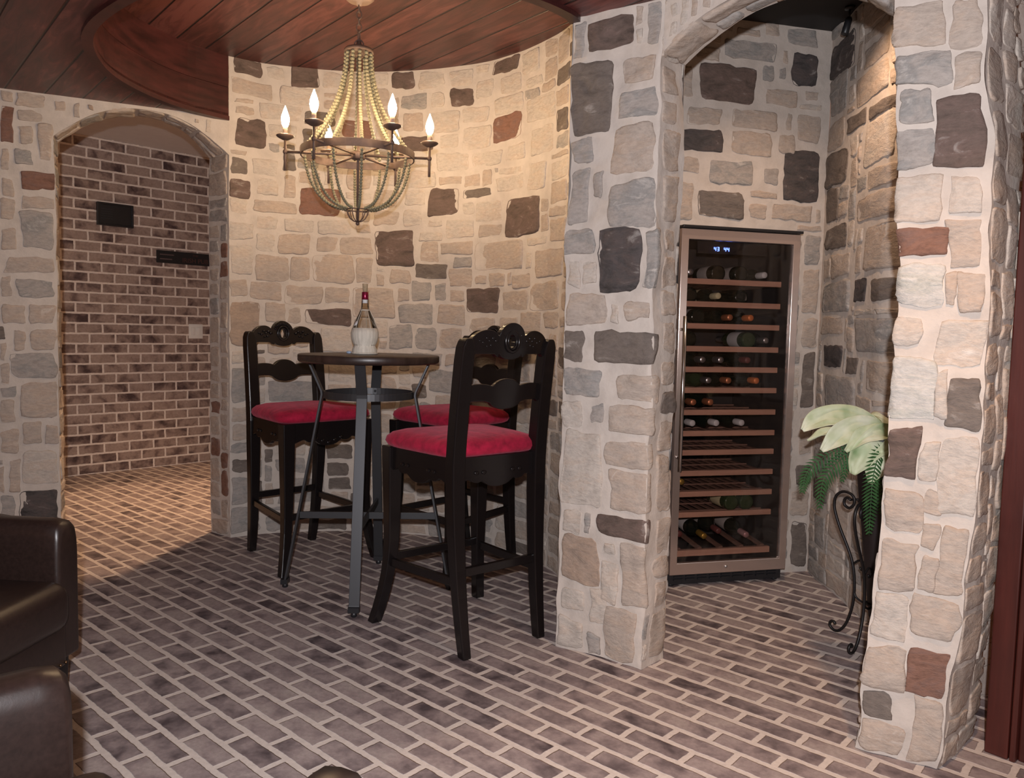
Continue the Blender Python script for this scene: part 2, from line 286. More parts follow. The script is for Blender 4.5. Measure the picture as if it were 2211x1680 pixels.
STONES={
'back':[(0.026,0.181,2.535,2.63,'d'),(0.201,0.299,2.54,2.615,'l'),(0.323,0.485,2.511,2.624,'d'),(0.498,0.612,2.523,2.612,'l'),(0.016,0.237,2.428,2.514,'m'),(0.274,0.486,2.413,2.509,'l'),(0.89,1.029,2.52,2.621,'d'),(1.051,1.204,2.518,2.606,'l'),(1.238,1.375,2.514,2.601,'l'),(1.397,1.482,2.564,2.613,'l'),(1.5,1.703,2.542,2.614,'d'),(1.724,1.862,2.488,2.603,'l'),(0.032,0.198,2.158,2.307,'d'),(-0.028,0.116,1.875,1.977,'d'),(1.24,1.383,2.403,2.502,'d'),(0.949,1.14,2.169,2.263,'d'),(1.518,1.742,2.185,2.324,'r'),(1.114,1.302,1.82,1.965,'d'),(1.622,1.897,1.677,1.879,'d'),(0.37,0.604,1.807,1.965,'r'),(0.601,0.77,2.249,2.351,'r'),(0.803,1.031,1.545,1.742,'d'),(1.127,1.206,2.41,2.49,'l'),(1.561,1.72,2.428,2.523,'l'),(1.405,1.513,2.423,2.533,'l'),(1.752,1.893,2.424,2.47,'l'),(1.531,1.738,2.323,2.418,'l'),(1.765,2.015,2.239,2.353,'l'),(1.322,1.494,2.307,2.393,'l'),(1.096,1.308,2.275,2.388,'l'),(1.182,1.296,2.185,2.26,'l'),(1.324,1.503,2.172,2.283,'l'),(1.801,2.001,2.066,2.204,'l'),(1.622,1.765,2.076,2.159,'l'),(1.378,1.589,2.066,2.152,'l'),(1.155,1.356,2.058,2.159,'l'),(1.574,1.75,2.009,2.045,'l'),(1.788,1.946,1.895,2.038,'l'),(1.543,1.752,1.915,1.999,'l'),(0.962,1.157,1.978,2.067,'l'),(0.977,1.102,1.875,1.97,'l'),(1.326,1.404,1.822,1.884,'l'),(1.42,1.597,1.769,1.88,'l'),(0.965,1.09,1.76,1.863,'l'),(1.118,1.204,1.758,1.796,'l'),(0.164,0.386,2.323,2.41,'l'),(0.213,0.361,2.223,2.299,'l'),(0.126,0.262,2.013,2.101,'l'),(0.001,0.101,1.791,1.871,'l'),(0.126,0.362,1.809,1.878,'m'),(0.151,0.262,1.913,2.001,'l'),(-0.024,0.133,1.654,1.752,'l'),(-0.032,0.126,1.457,1.633,'l'),(0.148,0.27,1.722,1.791,'l'),(0.287,0.458,1.719,1.789,'l'),(0.138,0.243,1.598,1.701,'l'),(0.257,0.438,1.594,1.71,'m'),(0.471,0.669,1.71,1.793,'l'),(0.471,0.597,1.61,1.695,'m'),(0.608,0.789,1.602,1.706,'m'),(0.131,0.33,1.436,1.578,'m'),(0.33,0.434,1.44,1.577,'m'),(0.449,0.676,1.435,1.603,'m'),(0.692,0.79,1.432,1.59,'m'),(-0.033,0.1,1.343,1.439,'m'),(0.113,0.285,1.332,1.435,'m'),(0.305,0.511,1.305,1.417,'m'),(0.521,0.659,1.323,1.415,'m'),(-0.038,0.168,1.069,1.324,'t'),(0.19,0.305,1.196,1.313,'m'),(0.318,0.394,1.206,1.29,'m'),(0.402,0.676,1.197,1.29,'d'),(0.678,0.924,1.248,1.412,'m'),(0.492,0.679,1.045,1.183,'l'),(0.807,0.876,1.135,1.236,'l'),(-0.052,0.099,0.974,1.046,'l'),(-0.028,0.112,0.755,0.948,'g'),(0.213,0.467,0.75,0.877,'g'),(1.061,1.205,1.681,1.733,'l'),(1.233,1.407,1.69,1.791,'l'),(1.428,1.604,1.689,1.756,'m'),(1.073,1.192,1.565,1.674,'m'),(1.2,1.4,1.601,1.673,'m'),(1.41,1.773,1.511,1.666,'m'),(1.801,1.969,1.621,1.667,'l'),(1.863,2.13,1.457,1.601,'m'),(1.28,1.402,1.53,1.588,'g'),(1.047,1.237,1.47,1.558,'k'),(0.886,1.014,1.443,1.521,'m'),(1.252,1.404,1.428,1.525,'m'),(1.413,1.5,1.435,1.492,'m'),(1.507,1.632,1.42,1.494,'m'),(1.689,1.828,1.41,1.482,'m'),(1.02,1.144,1.345,1.457,'g'),(1.158,1.231,1.346,1.444,'g'),(1.26,1.35,1.346,1.41,'m'),(1.359,1.59,1.278,1.414,'d'),(1.611,1.812,1.295,1.397,'m'),(1.831,2.102,1.288,1.436,'m'),(0.937,1.012,1.344,1.417,'m'),(0.944,1.163,1.214,1.326,'g'),(1.178,1.366,1.217,1.333,'m'),(1.388,1.564,1.17,1.258,'m'),(1.759,1.937,1.176,1.287,'m'),(1.957,2.094,1.201,1.281,'m'),(0.89,1.029,1.067,1.212,'g'),(1.044,1.186,1.071,1.202,'g'),(1.2,1.346,1.075,1.192,'m'),(1.132,1.292,0.825,0.956,'g'),(1.028,1.124,0.792,0.877,'k'),(-0.042,0.111,0.471,0.531,'g'),(-0.047,0.124,0.361,0.439,'k'),(-0.017,0.123,0.181,0.339,'g'),(-0.018,0.161,0.02,0.166,'g'),(0.534,0.666,0.324,0.408,'k'),(0.263,0.522,0.172,0.321,'g')],
'mid':[(-0.032,0.052,2.155,2.276,'g'),(0.071,0.233,2.17,2.275,'d'),(-0.026,0.165,1.884,2.138,'k'),(0.197,0.332,2.035,2.124,'m'),(0.192,0.336,1.919,2.02,'g'),(0.167,0.345,1.733,1.9,'m'),(-0.007,0.101,1.785,1.878,'g'),(0.129,0.158,1.8,1.864,'g'),(-0.008,0.088,1.577,1.765,'g'),(0.107,0.149,1.664,1.753,'g'),(0.163,0.352,1.549,1.713,'g'),(0.101,0.127,1.576,1.641,'g'),(-0.003,0.117,1.461,1.56,'g'),(0.135,0.308,1.326,1.548,'D'),(0.31,0.377,1.332,1.545,'g'),(0.011,0.059,1.348,1.443,'l'),(0.068,0.119,1.361,1.438,'l'),(-0.015,0.163,1.206,1.321,'m'),(0.183,0.223,1.216,1.289,'l'),(0.237,0.345,1.233,1.3,'m'),(-0.009,0.086,1.071,1.197,'k'),(0.13,0.379,1.079,1.197,'k'),(-0.004,0.171,0.955,1.052,'g'),(0.218,0.395,0.947,1.044,'m'),(0.003,0.102,0.839,0.944,'l'),(0.127,0.177,0.857,0.93,'g'),(0.191,0.371,0.828,0.929,'m'),(0.005,0.178,0.547,0.831,'l'),(0.193,0.385,0.714,0.809,'m'),(0.201,0.382,0.555,0.706,'m'),(0.01,0.098,0.442,0.528,'l'),(0.116,0.137,0.453,0.494,'g'),(0.161,0.378,0.455,0.539,'d'),(0,0.175,0.256,0.433,'t'),(0.198,0.224,0.369,0.411,'g'),(0.254,0.364,0.22,0.449,'m'),(0.183,0.246,0.217,0.361,'l'),(0.019,0.113,0.153,0.237,'l'),(0.142,0.208,0.131,0.268,'l'),(0.006,0.117,0.007,0.127,'l'),(0.134,0.185,0.005,0.086,'g'),(0.201,0.332,0.004,0.201,'m'),(0.366,0.452,1.998,2.088,'m'),(0.361,0.44,1.896,1.979,'m'),(0.376,0.469,1.744,1.883,'m'),(0.387,0.468,1.572,1.728,'m'),(0.403,0.476,1.465,1.544,'m'),(0.411,0.493,1.35,1.449,'m'),(0.406,0.488,1.245,1.336,'m'),(0.413,0.483,1.123,1.231,'m'),(0.41,0.499,1,1.098,'m'),(0.411,0.504,0.901,0.978,'k'),(0.409,0.503,0.768,0.88,'m'),(0.405,0.502,0.55,0.753,'m'),(0.417,0.499,0.406,0.534,'m'),(0.406,0.504,0.314,0.388,'m'),(0.413,0.491,0.203,0.299,'m'),(0.397,0.495,0.024,0.187,'m')],
'right':[(0.002,0.114,1.974,2.084,'m'),(0.141,0.197,1.956,2.068,'m'),(0.006,0.131,1.868,1.946,'g'),(0.153,0.204,1.848,1.928,'m'),(0.019,0.095,1.772,1.85,'g'),(0.109,0.209,1.636,1.828,'d'),(0.017,0.093,1.651,1.744,'g'),(0.014,0.127,1.501,1.632,'l'),(0.149,0.213,1.517,1.61,'l'),(0.023,0.136,1.414,1.483,'r'),(0.147,0.218,1.377,1.502,'m'),(0.021,0.138,1.279,1.389,'L'),(0.145,0.162,1.276,1.363,'m'),(0.176,0.224,1.264,1.362,'m'),(0.027,0.079,1.174,1.251,'l'),(0.132,0.235,1.116,1.239,'l'),(0.023,0.121,0.964,1.143,'L'),(0.133,0.158,0.976,1.102,'l'),(0.168,0.257,0.949,1.094,'k'),(0.031,0.1,0.798,0.941,'d'),(0.115,0.149,0.796,0.905,'l'),(0.159,0.258,0.716,0.923,'l'),(0.035,0.122,0.646,0.763,'m'),(0.132,0.155,0.708,0.772,'m'),(0.037,0.119,0.482,0.626,'m'),(0.132,0.158,0.605,0.675,'m'),(0.137,0.165,0.489,0.592,'m'),(0.175,0.266,0.487,0.677,'m'),(0.024,0.109,0.339,0.465,'l'),(0.127,0.258,0.358,0.474,'m'),(0.016,0.111,0.19,0.31,'m'),(0.123,0.255,0.204,0.326,'r'),(0.143,0.267,0.012,0.194,'m'),(0.013,0.075,0.109,0.18,'k'),(0.011,0.11,-0.003,0.099,'m')],
'nback':[(0.378,0.499,2.592,2.634,'m'),(0.523,0.609,2.606,2.669,'m'),(0.64,0.812,2.58,2.666,'g'),(0.314,0.601,2.487,2.576,'g'),(0.168,0.298,2.46,2.527,'m'),(0.193,0.493,2.278,2.458,'d'),(0.52,0.594,2.401,2.476,'g'),(0.612,0.65,2.408,2.473,'g'),(0.669,0.825,2.394,2.549,'D'),(0.103,0.166,2.286,2.432,'m'),(0.538,0.713,2.288,2.375,'m'),(0.751,0.84,2.326,2.38,'m'),(0.133,0.323,2.168,2.252,'m'),(0.36,0.618,2.168,2.265,'m'),(0.657,0.694,2.173,2.26,'m'),(0.721,0.854,2.127,2.263,'m'),(0.086,0.335,2.043,2.149,'D'),(0.37,0.599,2.038,2.167,'m'),(0.617,0.725,2.063,2.157,'m'),(0.652,0.87,1.841,2.098,'D'),(0.1,0.213,1.939,2.024,'m'),(0.255,0.494,1.904,2.018,'g'),(0.544,0.632,1.914,2.001,'g'),(0.113,0.189,1.724,1.906,'m'),(0.202,0.459,1.739,1.879,'k'),(0.487,0.637,1.846,1.886,'m'),(0.478,0.578,1.743,1.826,'m'),(0.603,0.833,1.749,1.834,'m'),(0.791,0.888,1.548,1.688,'g'),(0.795,0.889,1.303,1.525,'m'),(0.801,0.893,1.137,1.286,'m'),(0.808,0.906,0.837,1.114,'k'),(0.816,0.903,0.603,0.79,'m'),(0.8,0.893,0.438,0.556,'k'),(0.784,0.888,0.285,0.415,'m'),(0.79,0.892,0.022,0.261,'k')],
'nside':[(-0.139,0.121,2.619,2.768,'g'),(-0.087,0.226,2.245,2.426,'g'),(0.391,0.636,2.347,2.437,'m'),(0.329,0.653,2.209,2.34,'m'),(-0.039,0.205,2.08,2.222,'m'),(0.23,0.458,2.113,2.187,'k'),(0.475,0.732,2.114,2.172,'k'),(0.444,0.727,1.918,2.104,'l'),(0.003,0.26,1.907,2.074,'k'),(0.515,0.746,1.807,1.898,'m'),(0.023,0.179,1.739,1.9,'k'),(0.404,0.761,1.695,1.798,'m'),(0.039,0.287,1.601,1.717,'k'),(0.128,0.36,1.469,1.577,'m'),(0.506,0.795,1.464,1.669,'m'),(0.042,0.38,1.305,1.451,'g'),(0.429,0.546,1.344,1.443,'D'),(0.603,0.762,1.34,1.439,'k'),(0.043,0.304,1.197,1.291,'m'),(0.456,0.84,1.122,1.275,'g'),(0.083,0.306,1.043,1.159,'D'),(0.368,0.5,1.023,1.105,'k'),(0.581,0.828,0.962,1.094,'m'),(0.122,0.491,0.846,1.011,'g'),(0.028,0.218,0.383,0.505,'k'),(0.268,0.489,0.257,0.445,'m'),(0.089,0.214,0.172,0.327,'g'),(-0.082,0.287,2.428,2.585,'D')],
'left':[(0.001,0.047,2.238,2.293,'m'),(0.062,0.189,2.225,2.301,'m'),(0.216,0.333,2.217,2.3,'k'),(0.062,0.172,2.158,2.213,'m'),(-0.002,0.058,2.04,2.221,'r'),(0.076,0.134,2.05,2.139,'m'),(0.159,0.233,1.97,2.15,'m'),(-0.005,0.031,1.917,2.017,'m'),(0.047,0.132,1.943,2.026,'g'),(0.068,0.226,1.825,1.92,'r'),(-0.008,0.048,1.785,1.874,'m'),(0.075,0.224,1.733,1.797,'m'),(-0.01,0.055,1.673,1.774,'m'),(0.073,0.211,1.535,1.724,'g'),(-0.013,0.058,1.528,1.64,'m'),(0.001,0.214,1.419,1.503,'m'),(-0.018,0.028,1.301,1.398,'m'),(0.038,0.212,1.294,1.393,'g'),(-0.021,0.084,1.166,1.268,'m'),(0.098,0.214,1.169,1.272,'m'),(-0.023,0.004,1.074,1.137,'m'),(0.029,0.082,1.033,1.139,'m'),(0.096,0.216,1.041,1.145,'m'),(0.02,0.214,0.901,1.018,'g'),(-0.027,0.014,0.868,0.971,'m'),(0.05,0.217,0.703,0.878,'m'),(-0.031,0.035,0.683,0.787,'m'),(0.063,0.147,0.563,0.675,'m'),(0.157,0.224,0.559,0.666,'m'),(-0.034,0.046,0.52,0.648,'m'),(0.055,0.226,0.36,0.526,'l'),(-0.004,0.049,0.332,0.496,'m'),(0.045,0.238,0.037,0.336,'D'),(-0.041,0.026,0.193,0.31,'g')],
}
# ---------------------------------------------------------------- the setting
ZLOW, ZHIGH, ZCELL = 2.30, 2.62, 2.665
def catmull(pts, n):
    P = [Vector(p) for p in pts]; P = [2*P[0]-P[1]] + P + [2*P[-1]-P[-2]]; out = []
    for i in range(1, len(P)-2):
        a, b_, c, d = P[i-1:i+3]
        for k in range(n):
            t = k/n; out.append(0.5*((2*b_)+(c-a)*t+(2*a-5*b_+4*c-d)*t*t+(3*b_-a-3*c+d)*t**3))
    out.append(P[-2]); return out
class Plan:
    """vertical surface over a plan polyline: (u along it, z up, d out of it)"""
    def __init__(s, pts, side=1, soft=0.02):
        s.p = [Vector((p[0], p[1])) for p in pts]; s.side = side; s.soft = soft; s.warp = None
        s.cum = [0.0]
        for a, b in zip(s.p, s.p[1:]): s.cum.append(s.cum[-1] + (b-a).length)
        s.len = s.cum[-1]
        s.nrm = []
        for a, b in zip(s.p, s.p[1:]):
            t = (b-a).normalized(); s.nrm.append(Vector((t.y, -t.x)) * side)
    def at(s, u, z, d=0.0):
        i = 0
        while i < len(s.nrm)-1 and u > s.cum[i+1]: i += 1
        a, b = s.p[i], s.p[i+1]; t = (u-s.cum[i])/(s.cum[i+1]-s.cum[i]); q = a.lerp(b, t) if 0 <= t <= 1 else a+(b-a)*t
        n = s.nrm[i]
        if i > 0 and u-s.cum[i] < s.soft: n = (s.nrm[i-1].lerp(n, 0.5+0.5*(u-s.cum[i])/s.soft)).normalized()
        elif i < len(s.nrm)-1 and s.cum[i+1]-u < s.soft: n = (n.lerp(s.nrm[i+1], 0.5-0.5*(s.cum[i+1]-u)/s.soft)).normalized()
        q = q + n*d
        w_ = s.warp(z) if s.warp else 0.0
        return Vector((q.x+w_, q.y-0.3*w_, z))
def rough3(p, amp):
    a = noise.noise_vector(p*5.5 + Vector((3.1, 7.7, 1.3))); b = noise.noise_vector(p*17.0)
    o = (a*1.0 + b*0.45)*amp; o.z *= 0.5; return p + o
def fill_stones(rng, u0, u1, z0, z1, fixed, ok=None, cell=0.02, wr=(0.11, 0.27), hr=(0.07, 0.165), tones='mmmmgglltk'):
    nu = int((u1-u0)/cell); nz = int((z1-z0)/cell); occ = [[False]*nu for _ in range(nz)]
    for (a, b, c, d, t) in fixed:
        for j in range(max(0, int((c-z0-0.004)/cell)), min(nz, int((d-z0+0.004)/cell)+1)):
            for i in range(max(0, int((a-u0-0.004)/cell)), min(nu, int((b-u0+0.004)/cell)+1)): occ[j][i] = True
    if ok:
        for j in range(nz):
            for i in range(nu):
                if not ok(u0+(i+.5)*cell, z0+(j+.5)*cell): occ[j][i] = True
    out = []
    for j in range(nz):
        for i in range(nu):
            if occ[j][i]: continue
            w = int(rng.uniform(*wr)/cell); h = int(rng.uniform(*hr)/cell)
            k = 0
            while k < w and i+k < nu and not occ[j][i+k]: k += 1
            if k < w or (i+k < nu and k >= w and sum(1 for q in range(3) if i+k+q < nu and not occ[j][i+k+q]) < 3):
                while i+k < nu and not occ[j][i+k] and k < w+3: k += 1
            w = k; hh = 1
            while hh < h and j+hh < nz and all(not occ[j+hh][i+q] for q in range(w)): hh += 1
            if j+hh < nz and j+hh+2 >= nz and all(not occ[y][i+q] for y in range(j+hh, nz) for q in range(w)): hh = nz-j
            for y in range(j, j+hh):
                for q in range(w): occ[y][i+q] = True
            if w*cell >= 0.04 and hh*cell >= 0.04:
                g = 0.0035
                out.append((u0+i*cell+g, u0+(i+w)*cell-g, z0+j*cell+g, z0+(j+hh)*cell-g, rng.choice(tones)))
    return out
def stone_mesh(mb, S, st, rng, amp, lift=1.0, rmax=0.03):
    a, b, c, d, t = st; g = 0.0055; a += g; b -= g; c += g; d -= g
    W, H = b-a, d-c
    if W < 0.015 or H < 0.015: return
    cx, cz = (a+b)/2, (c+d)/2; r = min(W, H)*rng.uniform(0.08, 0.22); r = min(r, rmax)
    sk = [(rng.uniform(-1, 1)*min(0.010, W*.07), rng.uniform(-1, 1)*min(0.009, H*.08)) for _ in range(4)]
    def edge(k, n=7):
        out = []
        cs = [(a, c), (b, c), (b, d), (a, d)]
        for e in range(4):
            p = cs[e]; q = cs[(e+1) % 4]; L_ = math.hypot(q[0]-p[0], q[1]-p[1]); f = r/L_
            for i in range(n):
                s_ = f+(1-2*f)*i/(n-1)
                x = p[0]+(q[0]-p[0])*s_; z = p[1]+(q[1]-p[1])*s_
                out.append((x, z))
            p2 = q; q2 = cs[(e+2) % 4]; L2 = math.hypot(q2[0]-p2[0], q2[1]-p2[1]); f2 = r/L2
            # corner mid point
            A = (p[0]+(q[0]-p[0])*(1-f), p[1]+(q[1]-p[1])*(1-f)); B = (p2[0]+(q2[0]-p2[0])*f2, p2[1]+(q2[1]-p2[1])*f2)
            out.append(((A[0]+B[0])/2*0.45+q[0]*0.55, (A[1]+B[1])/2*0.45+q[1]*0.55))
        return out
    ring = edge(0); seed = Vector((rng.uniform(0, 50), rng.uniform(0, 50), rng.uniform(0, 50))); J = []
    for x, z in ring:
        fx = (x-a)/W; fz = (z-c)/H
        ox = sk[0][0]*(1-fx)*(1-fz)+sk[1][0]*fx*(1-fz)+sk[2][0]*fx*fz+sk[3][0]*(1-fx)*fz
        oz = sk[0][1]*(1-fx)*(1-fz)+sk[1][1]*fx*(1-fz)+sk[2][1]*fx*fz+sk[3][1]*(1-fx)*fz
        nv = noise.noise_vector(Vector((x*24, z*24, 0))+seed); n2 = noise.noise_vector(Vector((x*80, z*80, 0))+seed)
        J.append((x+ox+nv.x*0.0085+n2.x*0.003, z+oz+nv.y*0.0085+n2.y*0.003))
    lv = lift*rng.uniform(0.6, 1.25); rings = []
    n = len(J); tilt = (rng.uniform(-1, 1)*0.02, rng.uniform(-1, 1)*0.02)
    for sc_, dd in ((1.0, -0.004), (0.985, 0.003), (0.95, 0.0042), (0.86, 0.005), (0.60, 0.006), (0.30, 0.006)):
        rr = []
        for x, z in J:
            X = cx+(x-cx)*sc_; Z = cz+(z-cz)*sc_
            D = dd*lv if dd > 0 else dd
            if sc_ < 0.97: D += noise.noise(Vector((X*22, Z*30, 0))+seed)*0.0035*lv+((X-cx)*tilt[0]+(Z-cz)*tilt[1])*2*(1 if dd > 0 else 0)
            rr.append(rough3(S(X, Z, D), amp))
        rings.append(rr)
    vs = [p for q in rings for p in q]; vs.append(rough3(S(cx, cz, 0.006*lv), amp)); fs = []
    for i in range(len(rings)-1):
        for j in range(n): fs.append((i*n+j, i*n+(j+1) % n, (i+1)*n+(j+1) % n, (i+1)*n+j))
    for j in range(n): fs.append(((len(rings)-1)*n+j, (len(rings)-1)*n+(j+1) % n, len(vs)-1))
    mb.add(vs, fs, SKEYS.index(t), True)
def mortar_grid(mb, S, us, zlo, zhi, nz, amp, d=0.0):
    vs = []; nu = len(us)
    for u in us:
        a = zlo(u); b = zhi(u)
        for j in range(nz+1): vs.append(rough3(S(u, a+(b-a)*j/nz, d), amp))
    fs = []
    for i in range(nu-1):
        for j in range(nz): fs.append((i*(nz+1)+j, (i+1)*(nz+1)+j, (i+1)*(nz+1)+j+1, i*(nz+1)+j+1))
    mb.add(vs, fs, 0, True)
def lin(a, b, n): return [a+(b-a)*i/n for i in range(n+1)]
def k_(v): return lambda u: v
def stone_wall(name, S, u0, u1, z1, fixed, seed, amp=0.006, ok=None, fill=True, mb=None, step=0.03, extra_u=(), tones='mmmmgglltk', lift=1.0, wr=(0.11, 0.27), hr=(0.07, 0.165), z0=0.0):
    rng = random.Random(seed); own = mb is None; mb = mb or MB()
    us = sorted(set(lin(u0, u1, max(1, int((u1-u0)/step)))+[u for u in extra_u if u0 < u < u1]))
    mortar_grid(mb, S, us, k_(z0), k_(z1), int((z1-z0)/step), amp)
    fx = []
    for q in fixed:
        q = (max(q[0], u0+0.004), min(q[1], u1-0.004), max(q[2], z0+0.003), min(q[3], z1-0.003), q[4])
        if q[1]-q[0] > 0.03 and q[3]-q[2] > 0.02: fx.append(q)
    for q in fx: stone_mesh(mb, S, (q[0]-0.003, q[1]+0.003, q[2]-0.003, q[3]+0.003, q[4]), rng, amp, lift)
    if fill:
        for q in fill_stones(rng, u0+0.004, u1-0.004, z0, z1-0.002, fx, ok, tones=tones, wr=wr, hr=hr): stone_mesh(mb, S, q, rng, amp, lift)
    if own: return tag(mb.build(name, SMATS), kind='structure')
    return mb

# floors
M_floor = brick_mat('floor_brick', [(0.36, (0.075, 0.056, 0.060)), (0.52, (0.19, 0.148, 0.148)), (0.66, (0.29, 0.230, 0.222)), (0.86, (0.35, 0.29, 0.27))], (0.60, 0.52, 0.47), axis_rot=-0.733, origin=(-0.412, 2.575), msize=0.0115)
M_hallbrick = brick_mat('hall_brick', [(0.36, (0.085, 0.052, 0.048)), (0.50, (0.22, 0.15, 0.125)), (0.62, (0.37, 0.27, 0.22)), (0.86, (0.43, 0.32, 0.26))], (0.84, 0.72, 0.62), axis_rot=math.atan2(0.87, 0.803), origin=(-3.406, 5.956), Lb=0.192, Wb=0.0785, vertical=True, msize=0.0085)
b_ = MB(); b_.add([(-5.5, -1.2, 0), (3.5, -1.2, 0), (3.5, 8.2, 0), (-5.5, 8.2, 0)], [(0, 1, 2, 3)])
tag(b_.build('floor', M_floor), kind='structure')

BACK = [(-1.555,4.325),(-1.45,4.40),(-1.328,4.455),(-1.087,4.515),(-.829,4.535),(-.567,4.49),(-.36,4.42),(-.15,4.31),(.06,4.10),(.222,3.83),(.29,3.53),(.285,3.25),(.24,3.02),(.187,2.9)]
backpts = catmull([Vector((p[0], p[1])) for p in BACK], 6)
S_back = Plan(backpts, 1)
stone_wall('wall_back', S_back.at, 0.0, S_back.len, ZHIGH+0.01, STONES['back'], 11, amp=0.004, tones='mmmmmggllmmk', lift=0.8, wr=(0.10, 0.24), hr=(0.07, 0.15), step=0.028)

# left wall with the arched doorway to the hall
Ldir = (Vector((-1.555, 4.325))-Vector((-2.5, 3.887))).normalized(); Lnb = Vector((-Ldir.y, Ldir.x))
Lp = lambda u: Vector((-2.5, 3.887))+Ldir*u
JL, JR, TH = 0.222, 1.0416, 0.17
S_l = Plan([Lp(-2.0), Lp(JL), Lp(JL)+Lnb*TH], 1)
mbL = MB()
fx = [(a+2.0, b+2.0, c, d, t) for a, b, c, d, t in STONES['left']]
fx = [(q[0], min(q[1], 2.0+JL-0.004), q[2], q[3], q[4]) for q in fx]
stone_wall('', S_l.at, 0.0, 2.0+JL, ZLOW+0.01, [q for q in fx], 5, amp=0.005, mb=mbL, ok=lambda u, z: not (u > 2.0+JL-0.0 ))
stone_wall('', S_l.at, 2.0+JL, 2.0+JL+TH, 2.12, [], 6, amp=0.005, mb=mbL)
larch = lambda u: 2.10+0.185*max(0.0, 1-abs((u-(JL+JR)/2)/((JR-JL)/2))**2.2)
S_h = Plan([Lp(JL), Lp(JR)], 1)
rng = random.Random(8)
mortar_grid(mbL, S_h.at, lin(0, JR-JL, 30), lambda u: larch(u+JL), k_(ZLOW+0.01), 5, 0.005)
for q in fill_stones(rng, 0.0, JR-JL, 2.10, ZLOW, [], lambda u, z: z > larch(u+JL)+0.015, wr=(0.07, 0.16), hr=(0.05, 0.12)): stone_mesh(mbL, S_h.at, q, rng, 0.005)
def soffit(mb, P0, dirv, nb, th, arch, u0, u1, n, seed, amp=0.006, tones='mmglm', splay=0.0):
    # underside of an arch: (s along the curve, t through the wall)
    us = lin(u0, u1, n); pts = [(u, arch(u)) for u in us]
    cum = [0.0]
    for a, b in zip(pts, pts[1:]): cum.append(cum[-1]+math.hypot(b[0]-a[0], b[1]-a[1]))
    def S(s, t, d=0.0):
        i = 0
        while i < len(cum)-2 and s > cum[i+1]: i += 1
        f = (s-cum[i])/max(1e-6, cum[i+1]-cum[i]); u = pts[i][0]+(pts[i+1][0]-pts[i][0])*f; z = pts[i][1]+(pts[i+1][1]-pts[i][1])*f
        tu = pts[i+1][0]-pts[i][0]; tz = pts[i+1][1]-pts[i][1]; l = math.hypot(tu, tz); nu, nz = tz/l, -tu/l
        k = max(0.0, (u-u0)/(u1-u0)*2-1)**1.5; q = P0+dirv*(u+nu*d-splay*k*t/th)+nb*t
        return Vector((q.x, q.y, z+nz*d))
    rng = random.Random(seed)
    mortar_grid(mb, S, lin(0, cum[-1], n), k_(0.0), k_(th), 6, amp)
    for q in fill_stones(rng, 0.0, cum[-1], 0.0, th, [], None, wr=(0.10, 0.22), hr=(th*0.45, th), tones=tones): stone_mesh(mb, S, q, rng, amp, 1.6)
soffit(mbL, Vector((-2.5, 3.887)), Ldir, Lnb, TH, larch, JL, JR, 30, 9, splay=0.090)
S_lr = Plan([Lp(JR-0.090)+Lnb*TH, Lp(JR)], 1)
stone_wall('', S_lr.at, 0.0, S_lr.len, 2.125, [], 10, amp=0.005, mb=mbL, tones='mmrgm')
tag(mbL.build('wall_left', SMATS), kind='structure')

# the pillar between the round alcove and the wine niche
S_m = Plan([(.187, 2.9), (.479, 2.703), (.577, 2.815), (.60, 3.2), (.652, 3.714)], 1)
c1 = S_m.cum
mbM = MB()
stone_wall('', S_m.at, 0.0, c1[2], ZLOW+0.01, STONES['mid'], 21, amp=0.014, mb=mbM, extra_u=(c1[1],), tones='mgll', lift=1.25, step=0.018)
stone_wall('', S_m.at, c1[2], c1[4], ZCELL+0.01, [], 22, amp=0.004, mb=mbM)
tag(mbM.build('wall_middle', SMATS), kind='structure')

# right pillar and arch over the niche
mbR = MB()
Rpts = [(1.70, 2.60), (1.125, 2.325), (1.013, 2.206), (1.199, 2.09), (1.40, 2.275), (1.41, 2.44)]
S_r = Plan(Rpts, 1); c2 = S_r.cum
bulge = lambda z: 0.048*math.sin(math.pi*min(1, max(0, z/2.08)))
S_r.warp = bulge
fx = [(a+c2[2]-0.6*bulge((c+d)/2)-0.004, b+c2[2]-0.6*bulge((c+d)/2)+0.012, c-0.004, d+0.004, t) for a, b, c, d, t in STONES['right']]
stone_wall('', S_r.at, c2[1], c2[3], ZLOW+0.01, [(a, min(b, c2[3]+0.0), c, d, t) for a, b, c, d, t in fx], 31, amp=0.014, mb=mbR, extra_u=(c2[2],), tones='lmgl', lift=1.4, step=0.018)
stone_wall('', S_r.at, c2[3], c2[5], ZLOW+0.01, [], 32, amp=0.012, mb=mbR, tones='lmml', lift=1.0)
stone_wall('', S_r.at, 0.0, c2[1], ZCELL+0.01, [], 33, amp=0.004, mb=mbR)
A0 = Vector((.479, 2.703)); A1 = Vector((1.013, 2.206)); Ad = (A1-A0).normalized(); Anb = Vector((-Ad.y, Ad.x)); AL = (A1-A0).length
rarch = lambda u: 2.105+0.142*max(0.0, 1-((u-AL/2+0.02)/(AL/2+0.0))**2)
S_a = Plan([A0, A1], 1)
mortar_grid(mbR, S_a.at, lin(0, AL, 26), rarch, k_(ZLOW+0.01), 5, 0.006)
rng = random.Random(34)
for q in fill_stones(rng, 0.0, AL, 2.10, ZLOW, [], lambda u, z: z > rarch(u)+0.012, wr=(0.12, 0.24), hr=(0.05, 0.12), tones='lmm'): stone_mesh(mbR, S_a.at, q, rng, 0.006)
S_ab = Plan([A1+Anb*0.155, A0+Anb*0.15], 1)
mortar_grid(mbR, S_ab.at, lin(0, AL, 26), lambda u: rarch(AL-u), k_(ZCELL+0.01), 5, 0.006)
